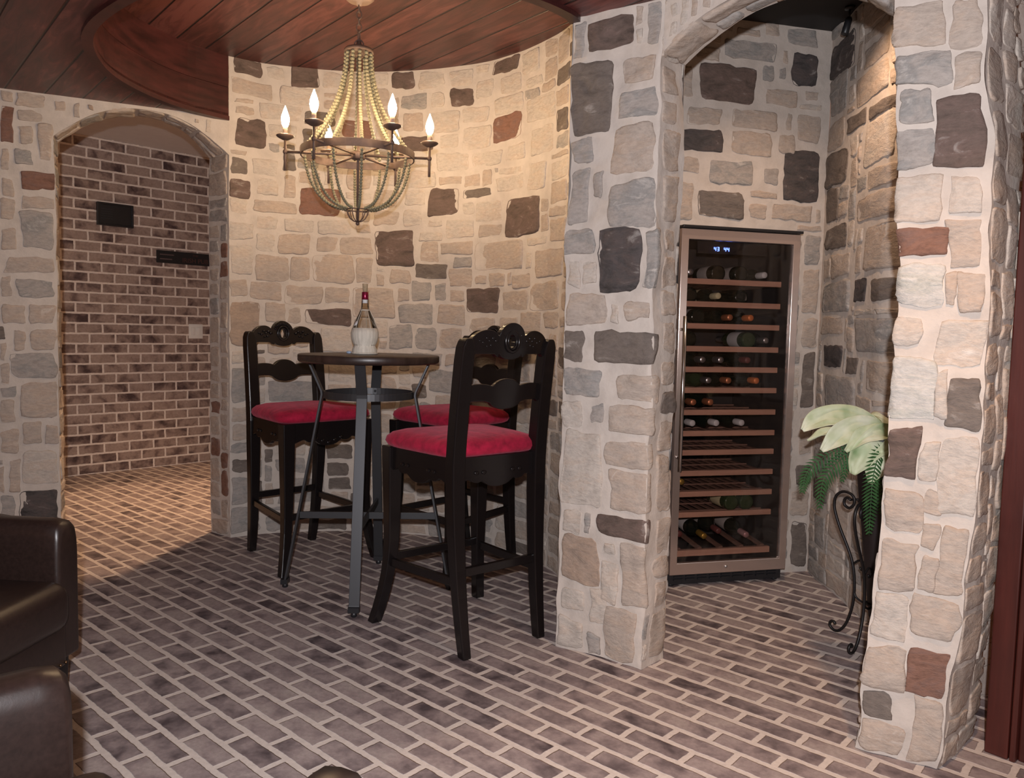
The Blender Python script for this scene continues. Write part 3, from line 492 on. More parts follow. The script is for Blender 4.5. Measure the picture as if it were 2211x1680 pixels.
soffit(mbR, A0, Ad, Anb, 0.15, rarch, 0.0, AL, 26, 35, 0.009, 'ggmm')
tag(mbR.build('wall_right', SMATS), kind='structure')

# wine niche
FD = Vector((0.597, 0.153)).normalized(); FN = Vector((FD.y, -FD.x))      # along the fridge front, out of it
S_nb = Plan([(.65, 3.713), (1.522, 3.936)], 1)
F0, F1, FH = 0.055, 0.700, 1.70     # the opening the fridge stands in
mbN = MB()
nbok = lambda u, z: not (u < F1+0.005 and z < FH+0.005)
rng = random.Random(41); LN = S_nb.len
mortar_grid(mbN, S_nb.at, lin(F1, LN, 7), k_(0), k_(ZCELL+0.01), 90, 0.004)
mortar_grid(mbN, S_nb.at, lin(0, F1, 24), k_(FH), k_(ZCELL+0.01), 32, 0.004)
mortar_grid(mbN, S_nb.at, lin(0, F0, 2), k_(0), k_(FH), 60, 0.004)
fxn = [q for q in STONES['nback'] if q[3] > 0]
fxn = [(max(q[0], F1+0.01) if q[2] < FH else q[0], min(q[1], LN-0.004), max(q[2], 0.01), q[3], q[4]) for q in fxn]
fxn = [q for q in fxn if q[1]-q[0] > 0.03]
for q in fxn: stone_mesh(mbN, S_nb.at, q, rng, 0.004)
for q in fill_stones(rng, 0.004, LN-0.004, 0.0, ZCELL, fxn, nbok, tones='mmmgl'): stone_mesh(mbN, S_nb.at, q, rng, 0.004)
tag(mbN.build('wall_niche_back', SMATS), kind='structure')
S_ns = Plan([(1.522, 3.936), (1.503, 3.25), (1.70, 2.90), (1.70, 2.60)], 1)
stone_wall('wall_niche_side', S_ns.at, 0.0, S_ns.len, ZCELL+0.01, STONES['nside'], 51, amp=0.007, tones='lmmmgg', lift=1.2)
# housing behind the fridge opening
b_ = MB()
def fp(u, d, z):          # u along fridge front from its left foot, d out towards the room
    q = Vector((.749, 3.627))+FD*u+FN*d; return (q.x, q.y, z)
for (ua, ub) in ((-0.075, -0.03), (0.645, 0.69)):
    b_.add([fp(ua, -0.15, 0), fp(ub, -0.15, 0), fp(ub, -0.75, 0), fp(ua, -0.75, 0), fp(ua, -0.15, 2.68), fp(ub, -0.15, 2.68), fp(ub, -0.75, 2.68), fp(ua, -0.75, 2.68)],
           ((0,3,2,1),(4,5,6,7),(0,1,5,4),(1,2,6,5),(2,3,7,6),(3,0,4,7)))
b_.add([fp(-0.075, -0.75, 0), fp(0.69, -0.75, 0), fp(0.69, -0.79, 0), fp(-0.075, -0.79, 0), fp(-0.075, -0.75, 2.68), fp(0.69, -0.75, 2.68), fp(0.69, -0.79, 2.68), fp(-0.075, -0.79, 2.68)],
       ((0,3,2,1),(4,5,6,7),(0,1,5,4),(1,2,6,5),(2,3,7,6),(3,0,4,7)))
tag(b_.build('wall_niche_recess', simple('recess_plaster', (0.12, 0.09, 0.08), 0.9)), kind='structure')

# hall beyond the doorway
hd = Vector((0.803, 0.87)).normalized(); ha = Vector((-3.406, 5.956)); hn = Vector((hd.y, -hd.x))
b_ = MB(); p0 = ha-hd*2.6; p1 = ha+hd*1.9
b_.add([(p0.x, p0.y, 0), (p1.x, p1.y, 0), (p1.x, p1.y, 2.60), (p0.x, p0.y, 2.60)], [(0, 1, 2, 3)])
b_.add([(p0.x-hn.x*.1, p0.y-hn.y*.1, 0), (p1.x-hn.x*.1, p1.y-hn.y*.1, 0), (p1.x-hn.x*.1, p1.y-hn.y*.1, 2.60), (p0.x-hn.x*.1, p0.y-hn.y*.1, 2.60)], [(3, 2, 1, 0)])
tag(b_.build('wall_hall', M_hallbrick), kind='structure')
M_plaster = simple('plaster', (0.80, 0.76, 0.73), 0.9, nscale=12, nstr=0.1, ndist=0.002, colvar=0.03)
b_ = MB()
q0 = Lp(-2.2)+Lnb*0.16; q1 = Lp(JR+0.12)+Lnb*0.16
b_.add([(q0.x, q0.y, 2.60), (q1.x, q1.y, 2.60), (-1.3, 8.2, 2.60), (-5.5, 8.2, 2.60), (-5.5, 3.2, 2.60)], [(0, 1, 2, 3, 4)])
b_.add([(q0.x, q0.y, 2.12), (q1.x, q1.y, 2.12), (q1.x, q1.y, 2.60), (q0.x, q0.y, 2.60)], [(0, 1, 2, 3)]) if False else None
tag(b_.build('ceiling_hall', M_plaster), kind='structure')
b_ = MB(); q2 = Lp(JR+0.02)+Lnb*0.17
b_.add([(q2.x, q2.y, 0), (q2.x+0.6*Lnb.x+.2, q2.y+0.6*Lnb.y+.1, 0), (-1.5, 8.2, 0), (-1.5, 8.2, 2.6), (q2.x+0.6*Lnb.x+.2, q2.y+0.6*Lnb.y+.1, 2.6), (q2.x, q2.y, 2.6)], [(0, 1, 4, 5), (1, 2, 3, 4)])
tag(b_.build('wall_hall_side', M_plaster), kind='structure')

# ceilings
M_plank = plank_mat('ceiling_planks', (0.035, 0.009, 0.008), (0.095, 0.022, 0.019), (0.17, 0.048, 0.040), rough=0.42)
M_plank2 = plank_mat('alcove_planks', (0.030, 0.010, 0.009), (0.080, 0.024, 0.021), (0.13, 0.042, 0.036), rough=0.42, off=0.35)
M_fascia = simple('fascia_wood', (0.040, 0.009, 0.008), 0.4, nscale=5, nstr=0.15, ndist=0.004, colvar=0.55, vscale=(1, 1, 6))
RING = [(.187,2.9),(.150,2.83),(.009,2.70),(-.25,2.56),(-.55,2.50),(-.85,2.53),(-1.12,2.64),(-1.375,2.82),(-1.60,3.05),(-1.73,3.28),(-1.81,3.57),(-1.80,3.85),(-1.72,4.10),(-1.60,4.27),(-1.555,4.325)]
ringpts = catmull([Vector(p) for p in RING], 5)
def poly_with_hole(outer, hole, z, name, mat):
    bm = bmesh.new(); ov = [bm.verts.new((p[0], p[1], z)) for p in outer]; hv = [bm.verts.new((p[0], p[1], z)) for p in hole]
    es = [bm.edges.new((ov[i], ov[(i+1) % len(ov)])) for i in range(len(ov))]
    if hv: es += [bm.edges.new((hv[i], hv[(i+1) % len(hv)])) for i in range(len(hv))]
    bmesh.ops.triangle_fill(bm, use_beauty=True, use_dissolve=False, edges=es, normal=(0, 0, -1))
    me = bpy.data.meshes.new(name); bm.to_mesh(me); bm.free(); me.materials.append(mat)
    o = bpy.data.objects.new(name, me); C.objects.link(o)
    md = o.modifiers.new('thick', 'SOLIDIFY'); md.thickness = 0.02; md.offset = 0; return tag(o, kind='structure')
holepts = [tuple(p) for p in ringpts[:-1]]+[tuple(p) for p in backpts[:-1]]
q0 = Lp(-2.2)+Lnb*0.02; q1 = Lp(JL)+Lnb*0.02
# low plank ceiling: the room side of the walls, cut by the round opening
n_r = [tuple(p) for p in ringpts]       # from the pillar round to the left wall
outer = [(q0.x, q0.y), (-4.45, -1.2), (3.5, -1.2), (3.5, 2.3), (1.40, 2.34), (1.013+.04, 2.206+.05), (.479+.04, 2.703+.05)]
poly_with_hole(outer+n_r+[(Lp(JR-.03)+Lnb*0.02)[:], ], [], ZLOW+0.010, 'ceiling', M_plank)
cell = [(p.x*1.0, p.y) for p in backpts]+[(p.x, p.y) for p in ringpts]
cx_, cy_ = -0.75, 3.52
poly_with_hole([(cx_+(x-cx_)*1.04, cy_+(y-cy_)*1.04) for x, y in cell[:len(backpts)-1]]+[(cx_+(x-cx_)*1.015, cy_+(y-cy_)*1.015) for x, y in cell[len(backpts):-1]], [], ZHIGH+0.010, 'ceiling_alcove', M_plank2)
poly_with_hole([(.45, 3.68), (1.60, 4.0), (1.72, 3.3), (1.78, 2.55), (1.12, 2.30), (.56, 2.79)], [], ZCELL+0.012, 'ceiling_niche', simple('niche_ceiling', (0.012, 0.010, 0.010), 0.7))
# fascia of the round opening: two bent boards and an edge bead
b_ = MB(); pr = [Vector((p.x, p.y)) for p in ringpts]
def ringband(mb, pts, z0, z1, d0, d1):
    vs = []; n = len(pts)
    for i, p in enumerate(pts):
        a = pts[max(0, i-1)]; c = pts[min(n-1, i+1)]; t = (c-a).normalized(); nn = Vector((-t.y, t.x)) * -1
        for dd, zz in ((d0, z0), (d1, z0), (d1, z1), (d0, z1)):
            q = p+nn*dd; vs.append((q.x, q.y, zz))
    fs = []
    for i in range(n-1):
        for j in range(4): fs.append((i*4+j, i*4+(j+1) % 4, (i+1)*4+(j+1) % 4, (i+1)*4+j))
    mb.add(vs, fs, 0, False)
ringband(b_, pr, ZLOW-0.012, ZLOW+0.155, -0.030, 0.0)
ringband(b_, pr, ZLOW+0.157, ZHIGH+0.005, -0.026, 0.0)
ringband(b_, pr, ZLOW-0.018, ZLOW+0.004, -0.034, 0.008)
tag(b_.build('trim_1', M_fascia), kind='structure')

# dark wooden door leaf and frame at the right edge
dd_ = Vector((0.07, -0.081)).normalized()
M_door = simple('door_wood', (0.050, 0.010, 0.007), 0.35, nscale=4, nstr=0.12, ndist=0.003, colvar=0.35, vscale=(6, 6, 0.6))
droot = empty('door_1', (1.395, 2.205, 0), math.atan2(dd_.y, dd_.x)); tag(droot, kind='structure')
b_ = MB(); b_.box((0.03, 0.02, 1.14), (0.06, 0.06, 2.28)); b_.box((0.072, 0.012, 1.14), (0.016, 0.05, 2.28)); b_.build('door_frame', M_door, droot, bevel=0.004)
b_ = MB(); b_.box((0.50, 0.03, 1.14), (0.84, 0.04, 2.28))
for z0, z1 in ((0.15, 1.0), (1.15, 2.1)):
    b_.box((0.50, 0.008, z0), (0.62, 0.014, 0.03)); b_.box((0.50, 0.008, z1), (0.62, 0.014, 0.03))
    b_.box((0.195, 0.008, (z0+z1)/2), (0.03, 0.014, z1-z0)); b_.box((0.805, 0.008, (z0+z1)/2), (0.03, 0.014, z1-z0))
b_.build('door_panel', M_door, droot, bevel=0.004)
# ---------------------------------------------------------------- materials of the things
M_black = simple('black_lacquer', (0.008, 0.006, 0.006), 0.24, spec=0.38, nscale=30, nstr=0.08, ndist=0.002)
M_velvet = simple('red_velvet', (0.30, 0.008, 0.032), 0.85, spec=0.2, nscale=26, nstr=0.5, ndist=0.006, colvar=0.35)
M_velvet.node_tree.nodes['Principled BSDF'].inputs['Sheen Weight'].default_value = 0.22
M_velvet.node_tree.nodes['Principled BSDF'].inputs['Sheen Tint'].default_value = (1.0, 0.35, 0.45, 1)
M_steel = simple('dark_steel', (0.045, 0.045, 0.048), 0.42, metal=0.5, nscale=80, nstr=0.05, ndist=0.001)
M_top = simple('dark_oak_top', (0.030, 0.017, 0.013), 0.38, nscale=5, nstr=0.35, ndist=0.003, colvar=0.5, vscale=(1, 9, 1))
M_leather = simple('dark_leather', (0.020, 0.011, 0.009), 0.36, spec=0.5, nscale=90, nstr=0.18, ndist=0.001, colvar=0.2)
M_nail = simple('brass_nailhead', (0.22, 0.13, 0.07), 0.35, metal=1.0)
M_chand = simple('weathered_bronze', (0.11, 0.070, 0.055), 0.6, metal=0.3, nscale=40, nstr=0.1, colvar=0.2)
M_bead = simple('washed_wood_bead', (0.17, 0.155, 0.10), 0.7, colvar=0.15, nscale=60, nstr=0)
M_beadlow = M_bead
M_sleeve = simple('candle_sleeve', (0.30, 0.22, 0.17), 0.6)
M_bulb = emit('lit_bulb', (1.0, 0.70, 0.40), 300.0)
M_fsteel = simple('brushed_steel', (0.62, 0.50, 0.44), 0.30, metal=0.85, nscale=60, nstr=0.05, ndist=0.001, vscale=(1, 1, 0.05))
_nt = M_fsteel.node_tree; _b = _nt.nodes['Principled BSDF']; _b.inputs['Anisotropic'].default_value = 0.92; _b.inputs['Roughness'].default_value = 0.27
_c = _nt.nodes.new('ShaderNodeCombineXYZ'); _c.inputs[0].default_value = 0.9687; _c.inputs[1].default_value = 0.2483; _nt.links.new(_c.outputs[0], _b.inputs['Tangent'])
M_bplastic = simple('black_plastic', (0.012, 0.012, 0.014), 0.4)
M_inner = simple('fridge_liner', (0.030, 0.026, 0.026), 0.5)
M_shelf = simple('beech_shelf', (0.50, 0.27, 0.19), 0.55, nscale=30, nstr=0.1, colvar=0.12, vscale=(0.2, 0.2, 3))
M_slat = simple('shelf_slat', (0.22, 0.12, 0.09), 0.6)
M_blue = emit('blue_led', (0.12, 0.22, 1.0), 6.0)
M_bottle = simple('dark_bottle_glass', (0.010, 0.014, 0.010), 0.12, spec=0.7)
M_bgreen = simple('green_bottle_glass', (0.035, 0.055, 0.025), 0.10, spec=0.8)
M_silver = simple('silver_foil', (0.62, 0.60, 0.60), 0.3, metal=0.9)
M_white = simple('white_foil', (0.62, 0.60, 0.60), 0.5)
M_copper = simple('copper_foil', (0.62, 0.24, 0.12), 0.4, metal=0.6)
M_orange = simple('orange_foil', (0.75, 0.22, 0.06), 0.45, metal=0.3)
M_gold = simple('gold_foil', (0.60, 0.36, 0.08), 0.4, metal=0.7)
M_dred = simple('dark_red_foil', (0.16, 0.05, 0.045), 0.5)
M_pinkf = simple('rose_foil', (0.55, 0.30, 0.30), 0.4, metal=0.4)
M_label = simple('paper_label', (0.42, 0.38, 0.36), 0.8)
M_cream = simple('cream_label', (0.60, 0.52, 0.32), 0.8)
M_iron = simple('wrought_iron', (0.018, 0.015, 0.015), 0.45, metal=0.5)
M_urn = simple('urn_glaze', (0.013, 0.008, 0.008), 0.5)
M_leafm, nt_, bb_ = new_mat('magnolia_leaf')
v_ = objco(nt_, (1, 1, 1)); n_ = noise_tex(nt_, 9, 3, 0.5, v_)
L(nt_, ramp(nt_, n_.outputs['Fac'], [(0.30, (0.22, 0.32, 0.15)), (0.46, (0.50, 0.54, 0.34)), (0.66, (0.68, 0.68, 0.52))]), bb_.inputs['Base Color']); bb_.inputs['Roughness'].default_value = 0.55
M_fern = simple('fern_green', (0.035, 0.10, 0.030), 0.6, colvar=0.4, nscale=30, nstr=0)
M_clear = glass_mat('clear_glass', (0.93, 0.93, 0.92))
M_tint = glass_mat('smoked_door_glass', (0.86, 0.82, 0.80))
M_straw = simple('pale_straw', (0.58, 0.53, 0.45), 0.8, nscale=70, nstr=0.5, ndist=0.003, colvar=0.15, vscale=(1, 1, 0.15))
M_cork = simple('cork', (0.36, 0.27, 0.17), 0.9, nscale=120, nstr=0.3, colvar=0.2)
M_rfoil = simple('red_foil', (0.24, 0.012, 0.045), 0.25, metal=0.6)
M_switch = simple('ivory_plastic', (0.82, 0.79, 0.72), 0.4)

# ---------------------------------------------------------------- carved bar stools
def panel(mb, xs, zb, zt, hole, yc, th, mi=0):
    """a sawn board in x/z with curved outline; yc(x, z) is its middle"""
    rows = []
    for x in xs:
        a, d = zb(x), zt(x)
        if hole and abs(x) < hole[1]*1.0001:
            h = hole[2]*math.sqrt(max(0, 1-(x/hole[1])**2)); rows.append((x, a, hole[0]-h, hole[0]+h, d))
        else:
            m_ = (a+d)/2 if not hole else min(max(hole[0], a+.001), d-.001); rows.append((x, a, m_, m_, d))
    vs = []
    for x, a, b, c, d in rows:
        for z in (a, b, c, d):
            y = yc(x, z); vs += [(x, y-th/2, z), (x, y+th/2, z)]
    fs = []; n = len(rows)
    def V(i, r_, s_): return i*8+r_*2+s_
    for i in range(n-1):
        for r_ in (0, 2):
            fs.append((V(i,r_,0), V(i+1,r_,0), V(i+1,r_+1,0), V(i,r_+1,0)))
            fs.append((V(i,r_,1), V(i,r_+1,1), V(i+1,r_+1,1), V(i+1,r_,1)))
        fs.append((V(i,0,0), V(i,0,1), V(i+1,0,1), V(i+1,0,0))); fs.append((V(i,3,0), V(i+1,3,0), V(i+1,3,1), V(i,3,1)))
        if rows[i][2] != rows[i][3] or rows[i+1][2] != rows[i+1][3]:
            fs.append((V(i,1,0), V(i+1,1,0), V(i+1,1,1), V(i,1,1))); fs.append((V(i,2,0), V(i,2,1), V(i+1,2,1), V(i+1,2,0)))
    for i in (0, n-1): fs.append((V(i,0,0), V(i,3,0), V(i,3,1), V(i,0,1)) if i == 0 else (V(i,0,0), V(i,0,1), V(i,3,1), V(i,3,0)))
    mb.add(vs, fs, mi, False)
def hump(x, c, w, h): 
    t = (x-c)/w
    return h*math.sqrt(max(0, 1-t*t)) if abs(t) < 1 else 0.0
def backy(z):      # rake of the back above the seat, splay of the feet below
    if z >= 0.70: return -0.205-0.050*((z-0.70)/0.45)**1.3
    return -0.205-0.055*((0.70-z)/0.70)**2.2
def halfw(z): return 0.192-0.016*max(0, (0.70-z)/0.70)**1.5 if z < 0.70 else 0.192-0.002*(z-0.70)/0.45
def make_stool(loc, rz, label):
    t = empty('bar_stool', loc, rz, label, 'stool', 'carved black bar stools around the pub table')
    # seat
    m = MB()
    def out(s_, z):
        pts = []; n = 40
        for i in range(n):
            a = 2*math.pi*i/n; ca, sa = math.cos(a), math.sin(a); e = 0.32
            x = abs(ca)**e*math.copysign(1, ca); y = abs(sa)**e*math.copysign(1, sa)
            wv = 0.262 if y > 0 else 0.222; wv = 0.242+0.020*y
            pts.append((x*wv*s_, 0.010+y*0.222*s_, z))
        return pts
    lv = [(0.93, 0.722), (0.985, 0.730), (1.02, 0.746), (1.0, 0.764), (0.93, 0.779), (0.78, 0.790), (0.5, 0.797), (0.2, 0.799)]
    vs = [p for s_, z in lv for p in out(s_, z)]; fs = []
    for i in range(len(lv)-1):
        for j in range(40): fs.append((i*40+j, i*40+(j+1) % 40, (i+1)*40+(j+1) % 40, (i+1)*40+j))
    fs.append(tuple(range(39, -1, -1))); fs.append(tuple((len(lv)-1)*40+j for j in range(40)))
    m.add(vs, fs, 0, True); s_ = m.build('seat', M_velvet, t); tag(s_, 'crimson velvet seat pad')
    # legs: front pair bow out at the foot, rear pair run up as back posts
    for sx in (-1, 1):
        m = MB(); P = []
        for z in (0.722, 0.66, 0.55, 0.42, 0.34, 0.27, 0.20, 0.13, 0.06, 0.0):
            q = max(0, (0.36-z)/0.36); k = 0.044*q**1.8
            hw = 0.031-0.010*max(0, min(1, (0.70-z)/0.5))
            P.append((sx*(0.216+k-0.004*(1-q)*(0.7-z)), 0.198+k*1.2, z, hw, hw))
        P.reverse(); m.column(P); m.build('leg', M_black, t, bevel=0.004)
    for sx in (-1, 1):
        m = MB(); P = []
        for z in (0, 0.07, 0.14, 0.22, 0.32, 0.45, 0.58, 0.70, 0.80, 0.90, 1.0, 1.08, 1.125, 1.146, 1.156):
            hw = 0.018+0.010*min(1, z/0.6); hd = 0.020+0.006*min(1, z/0.6)
            if z > 1.10: f = math.sqrt(max(0.05, 1-((z-1.10)/0.060)**2)); hw *= f
            P.append((sx*halfw(z), backy(z), z, hw, hd))
        m.column(P); m.build('leg', M_black, t, bevel=0.005)
    # crest rail with pierced medallion
    xs = [-0.19+0.38*i/76 for i in range(77)]
    zt = lambda x: max(1.150+hump(x, 0, 0.062, 0.064), 1.115+hump(abs(x), 0.105, 0.080 if abs(x) > 0.105 else 0.062, 0.072), 1.122)
    zb = lambda x: min(1.100-hump(x, 0, 0.050, 0.020), 1.088+0.026*max(0, 1-((abs(x)-0.115)/0.055)**2) if abs(x) > 0.055 else 1.100)-0.030*max(0, (abs(x)-0.150)/0.04)**1.5
    m = MB(); yc = lambda x, z: backy(z)-0.012+0.45*x*x*1.0+0.0
    panel(m, xs, zb, zt, (1.146, 0.015, 0.024), yc, 0.024)
    m.build('crest_rail', M_black, t, bevel=0.003)
    for side in (1, -1):
        m = MB(); y0 = backy(1.146)-0.012+side*0.013
        ring = [(0.031*math.cos(a), y0, 1.146+0.038*math.sin(a)) for a in [2*math.pi*i/28 for i in range(28)]]
        m.tube(ring, 0.0058, 6, closed=True)
        ring = [(0.020*math.cos(a), y0, 1.146+0.028*math.sin(a)) for a in [2*math.pi*i/24 for i in range(24)]]
        m.tube(ring, 0.0035, 5, closed=True)
        for k in range(13):      # fluting over the medallion
            a = R(28+124*k/12); m.tube([(0.044*math.cos(a), y0-0.0, 1.146+0.044*math.sin(a)), (0.054*math.cos(a), y0-side*0.001, 1.146+0.060*math.sin(a))], 0.0026, 5)
        for sx in (-1, 1):
            for (a, b, r_) in ((0.072, 1.128, .0065), (0.086, 1.137, .006), (0.100, 1.128, .005), (0.112, 1.138, .0055), (0.126, 1.122, .005), (0.140, 1.128, .004), (0.092, 1.112, .005), (0.108, 1.108, .004)):
                m.ball((sx*a, backy(b)-0.012+0.45*a*a+side*0.0135, b+0.020), r_*1.15, 7, 5, sc_=(1.3, 0.8, 0.9))
        m.build('carving', M_black, t)
    # middle splat
    zt = lambda x: max(0.960+hump(x, 0, 0.070, 0.050), 0.962+hump(abs(x), 0.118, 0.075, 0.030))
    zb = lambda x: min(0.928-hump(x, 0, 0.072, 0.032), 0.916+0.014*max(0, 1-((abs(x)-0.12)/0.06)**2)-0.020*max(0, (abs(x)-0.155)/0.04))
    m = MB(); panel(m, xs, zb, zt, None, yc, 0.020); m.build('back_splat', M_black, t, bevel=0.0035)
    # apron with scalloped, carved lower edge
    m = MB(); xs2 = [-0.195+0.39*i/60 for i in range(61)]
    az = lambda x: 0.640-hump(x, 0, 0.070, 0.036)-0.55*hump(x, 0.095, 0.030, 0.026)-0.55*hump(x, -0.095, 0.030, 0.026)-0.02*max(0, (abs(x)-0.14)/0.055)
    panel(m, xs2, az, lambda x: 0.722, None, lambda x, z: 0.206, 0.022)
    panel(m, [x*0.93 for x in xs2], lambda x: az(x), lambda x: 0.722, None, lambda x, z: -0.200, 0.022)
    for k in range(-2, 3): m.ball((k*0.034, 0.219, 0.640-0.018*(2-abs(k))*.6), 0.011, 8, 5, sc_=(1.2, 0.5, 0.8))
    for k in (-3, -2, 2, 3): m.ball((k*0.034, -0.213, 0.663), 0.010, 8, 5, sc_=(1.2, 0.5, 0.8))
    for sx in (-1, 1):
        mm_ = MB(); panel(mm_, [-0.19+0.38*i/50 for i in range(51)], az, lambda x: 0.722, None, lambda x, z: 0.0, 0.020)
        for k in (-3, -2, 2, 3): mm_.ball((k*0.034, -0.012, 0.662), 0.009, 8, 5, sc_=(1.2, 0.5, 0.8))
        a = Vector((sx*0.200, -0.190, 0)); b = Vector((sx*0.222, 0.190, 0)); ang = math.atan2(b.y-a.y, b.x-a.x); c = (a+b)/2
        rot = Matrix.Rotation(ang, 4, 'Z') if sx > 0 else Matrix.Rotation(ang+math.pi, 4, 'Z')
        m.add([rot @ Vector(p)+c for p in mm_.v], mm_.f, 0, False)
    m.build('apron', M_black, t, bevel=0.002)
    for a, b in (((-0.222, 0.212, 0.27), (0.222, 0.212, 0.27)), ((-0.185, -0.222, 0.305), (0.185, -0.222, 0.305)),
                 ((-0.222, 0.212, 0.255), (-0.185, -0.222, 0.270)), ((0.222, 0.212, 0.255), (0.185, -0.222, 0.270))):
        m = MB(); m.bar(a, b, 0.020, 0.032); m.build('stretcher', M_black, t, bevel=0.003)
    return t
def facing(fx, fy): return math.atan2(fy, fx)-math.pi/2
near = make_stool((-0.177, 3.08, 0), facing(-.327, .404), 'nearest black bar stool, its carved back towards the camera, red velvet seat')
far = copy_tree(near); far.location = (-0.290, 4.00, 0); far.rotation_euler = (0, 0, facing(-.372, -.375)); far['label'] = 'black bar stool half hidden behind the nearest stool, by the curved wall'
lef = copy_tree(near); lef.location = (-1.048, 4.013, 0); lef.rotation_euler = (0, 0, facing(.356, -.374)); lef['label'] = 'black bar stool left of the pub table, beside the doorway'

# ---------------------------------------------------------------- pub table
tc = Vector((-0.642, 3.53, 0))
tb = empty('pub_table', tc, 0, 'tall round pub table with dark wood top and grey steel strap legs', 'table')
m = MB(); m.lathe([(0.0, 1.030), (0.300, 1.030), (0.308, 1.034), (0.312, 1.040), (0.312, 1.061), (0.308, 1.066), (0.0, 1.066)], 96, cap=False)
m.build('tabletop', M_top, tb)
for a in (R(92), R(183), R(272), R(0)):
    m = MB(); d = Vector((math.cos(a), math.sin(a), 0)); w_ = Vector((-d.y, d.x, 0))
    prof = [(0.262, 1.030), (0.255, 1.015), (0.205, 0.900), (0.203, 0.885), (0.362, 0.045), (0.366, 0.030)]
    if abs(a-R(272)) < .01 : pass
    vs = []
    for r_, z in prof:
        for sgn, dr in ((-1, 0), (1, 0), (1, 0.010), (-1, 0.010)):
            p = d*(r_+dr)+w_*(sgn*0.0225); vs.append((p.x, p.y, z))
    fs = [(3, 2, 1, 0)]
    for i in range(len(prof)-1):
        for j in range(4): fs.append((i*4+j, i*4+(j+1) % 4, (i+1)*4+(j+1) % 4, (i+1)*4+j))
    k = (len(prof)-1)*4; fs.append((k, k+1, k+2, k+3)); m.add(vs, fs)
    f = d*0.372
    lg = m.build('leg', M_steel, tb, bevel=0.0015)
    m = MB(); m.box((f.x, f.y, 0.030), (0.030 if abs(d.x) > .5 else 0.046, 0.046 if abs(d.x) > .5 else 0.030, 0.022)); m.lathe([(0.010, 0.0), (0.014, 0.004), (0.012, 0.022)], 12, (f.x, f.y, 0)); m.build('levelling_foot', M_bplastic, lg)
m = MB(); n = 64; vs = []
for i in range(n):
    a = 2*math.pi*i/n
    for r_, z in ((0.194, 0.872), (0.200, 0.872), (0.200, 0.902), (0.194, 0.902)): vs.append((r_*math.cos(a), r_*math.sin(a), z))
fs = [(i*4+j, i*4+(j+1) % 4, ((i+1) % n)*4+(j+1) % 4, ((i+1) % n)*4+j) for i in range(n) for j in range(4)]
m.add(vs, fs, 0, False)
for a in (R(92), R(183), R(272), R(0)): m.ball((0.192*math.cos(a), 0.192*math.sin(a), 0.888), 0.006, 8, 5)
m.build('ring', M_steel, tb)
m = MB(); z_ = 0.335; r_ = 0.306
m.bar((r_*math.cos(R(3)), r_*math.sin(R(3)), z_), (-r_*math.cos(R(3)), -r_*math.sin(R(3)), z_), 0.012, 0.030)
m.bar((r_*math.cos(R(92)), r_*math.sin(R(92)), z_), (r_*math.cos(R(272)), r_*math.sin(R(272)), z_), 0.012, 0.030)
m.build('cross_brace', M_steel, tb, bevel=0.001)

# chianti bottle and the little oval cap beside it
bt = empty('wine_bottle', (-0.677, 3.60, 1.0665), 0, 'clear round bottle in a pale straw basket with cork, standing on the pub table', 'bottle')
m = MB(); m.lathe([(0.046, 0.034), (0.060, 0.075), (0.0600, 0.10), (0.053, 0.125), (0.040, 0.158), (0.028, 0.182), (0.019, 0.205), (0.0165, 0.215), (0.0155, 0.245), (0.0150, 0.262)], 32, cap=False); m.build('glass_body', M_clear, bt)
m = MB(); 
pr = [(0.054, 0.0), (0.056, 0.006), (0.055, 0.022), (0.049, 0.034), (0.048, 0.040), (0.056, 0.055), (0.0615, 0.078), (0.0620, 0.095), (0.0565, 0.118), (0.0545, 0.118), (0.0600, 0.095)]
nn = 72; vs = []
for rr, zz in pr:
    for j in range(nn):
        a = 2*math.pi*j/nn; q = rr+0.0010*math.cos(a*24); vs.append((q*math.cos(a), q*math.sin(a), zz))
fs = [(i*nn+j, i*nn+(j+1) % nn, (i+1)*nn+(j+1) % nn, (i+1)*nn+j) for i in range(len(pr)-1) for j in range(nn)]+[tuple(range(nn-1, -1, -1))]
m.add(vs, fs, 0, True); m.tube([(0.0565*math.cos(a), 0.0565*math.sin(a), 0.004) for a in [2*math.pi*i/40 for i in range(40)]], 0.004, 6, closed=True)
m.build('straw_basket', M_straw, bt)
m = MB()
for k in range(5):
    a = R(20+72*k); m.tube([(0.0560*math.cos(a), 0.0560*math.sin(a), 0.116), (0.0425*math.cos(a), 0.0425*math.sin(a), 0.158), (0.022*math.cos(a), 0.022*math.sin(a), 0.198)], 0.0014, 5)
m.tube([(0.0205*math.cos(a), 0.0205*math.sin(a), 0.199) for a in [2*math.pi*i/20 for i in range(20)]], 0.003, 5, closed=True)
m.build('raffia_cord', M_straw, bt)
m = MB(); m.lathe([(0.0152, 0.230), (0.0156, 0.231), (0.0156, 0.245), (0.0152, 0.246)], 20); m.build('neck_band', M_white, bt)
m = MB(); m.lathe([(0.0150, 0.246), (0.0156, 0.247), (0.0150, 0.278), (0.0135, 0.281)], 20); m.build('foil_collar', M_rfoil, bt)
m = MB(); m.lathe([(0.0098, 0.278), (0.0128, 0.316), (0.0120, 0.318)], 16); m.build('cork', M_cork, bt)
m = MB(); M_ = Matrix.Translation((-0.034, -0.036, 0.138)) @ Matrix.Rotation(R(-133), 4, 'Z') @ Matrix.Rotation(R(62), 4, 'Y'); m.lathe([(0.0, 0.0), (0.0125, 0.0), (0.0125, 0.0014), (0.0, 0.0014)], 20, M=M_, cap=False); m.build('round_tag', M_white, bt)
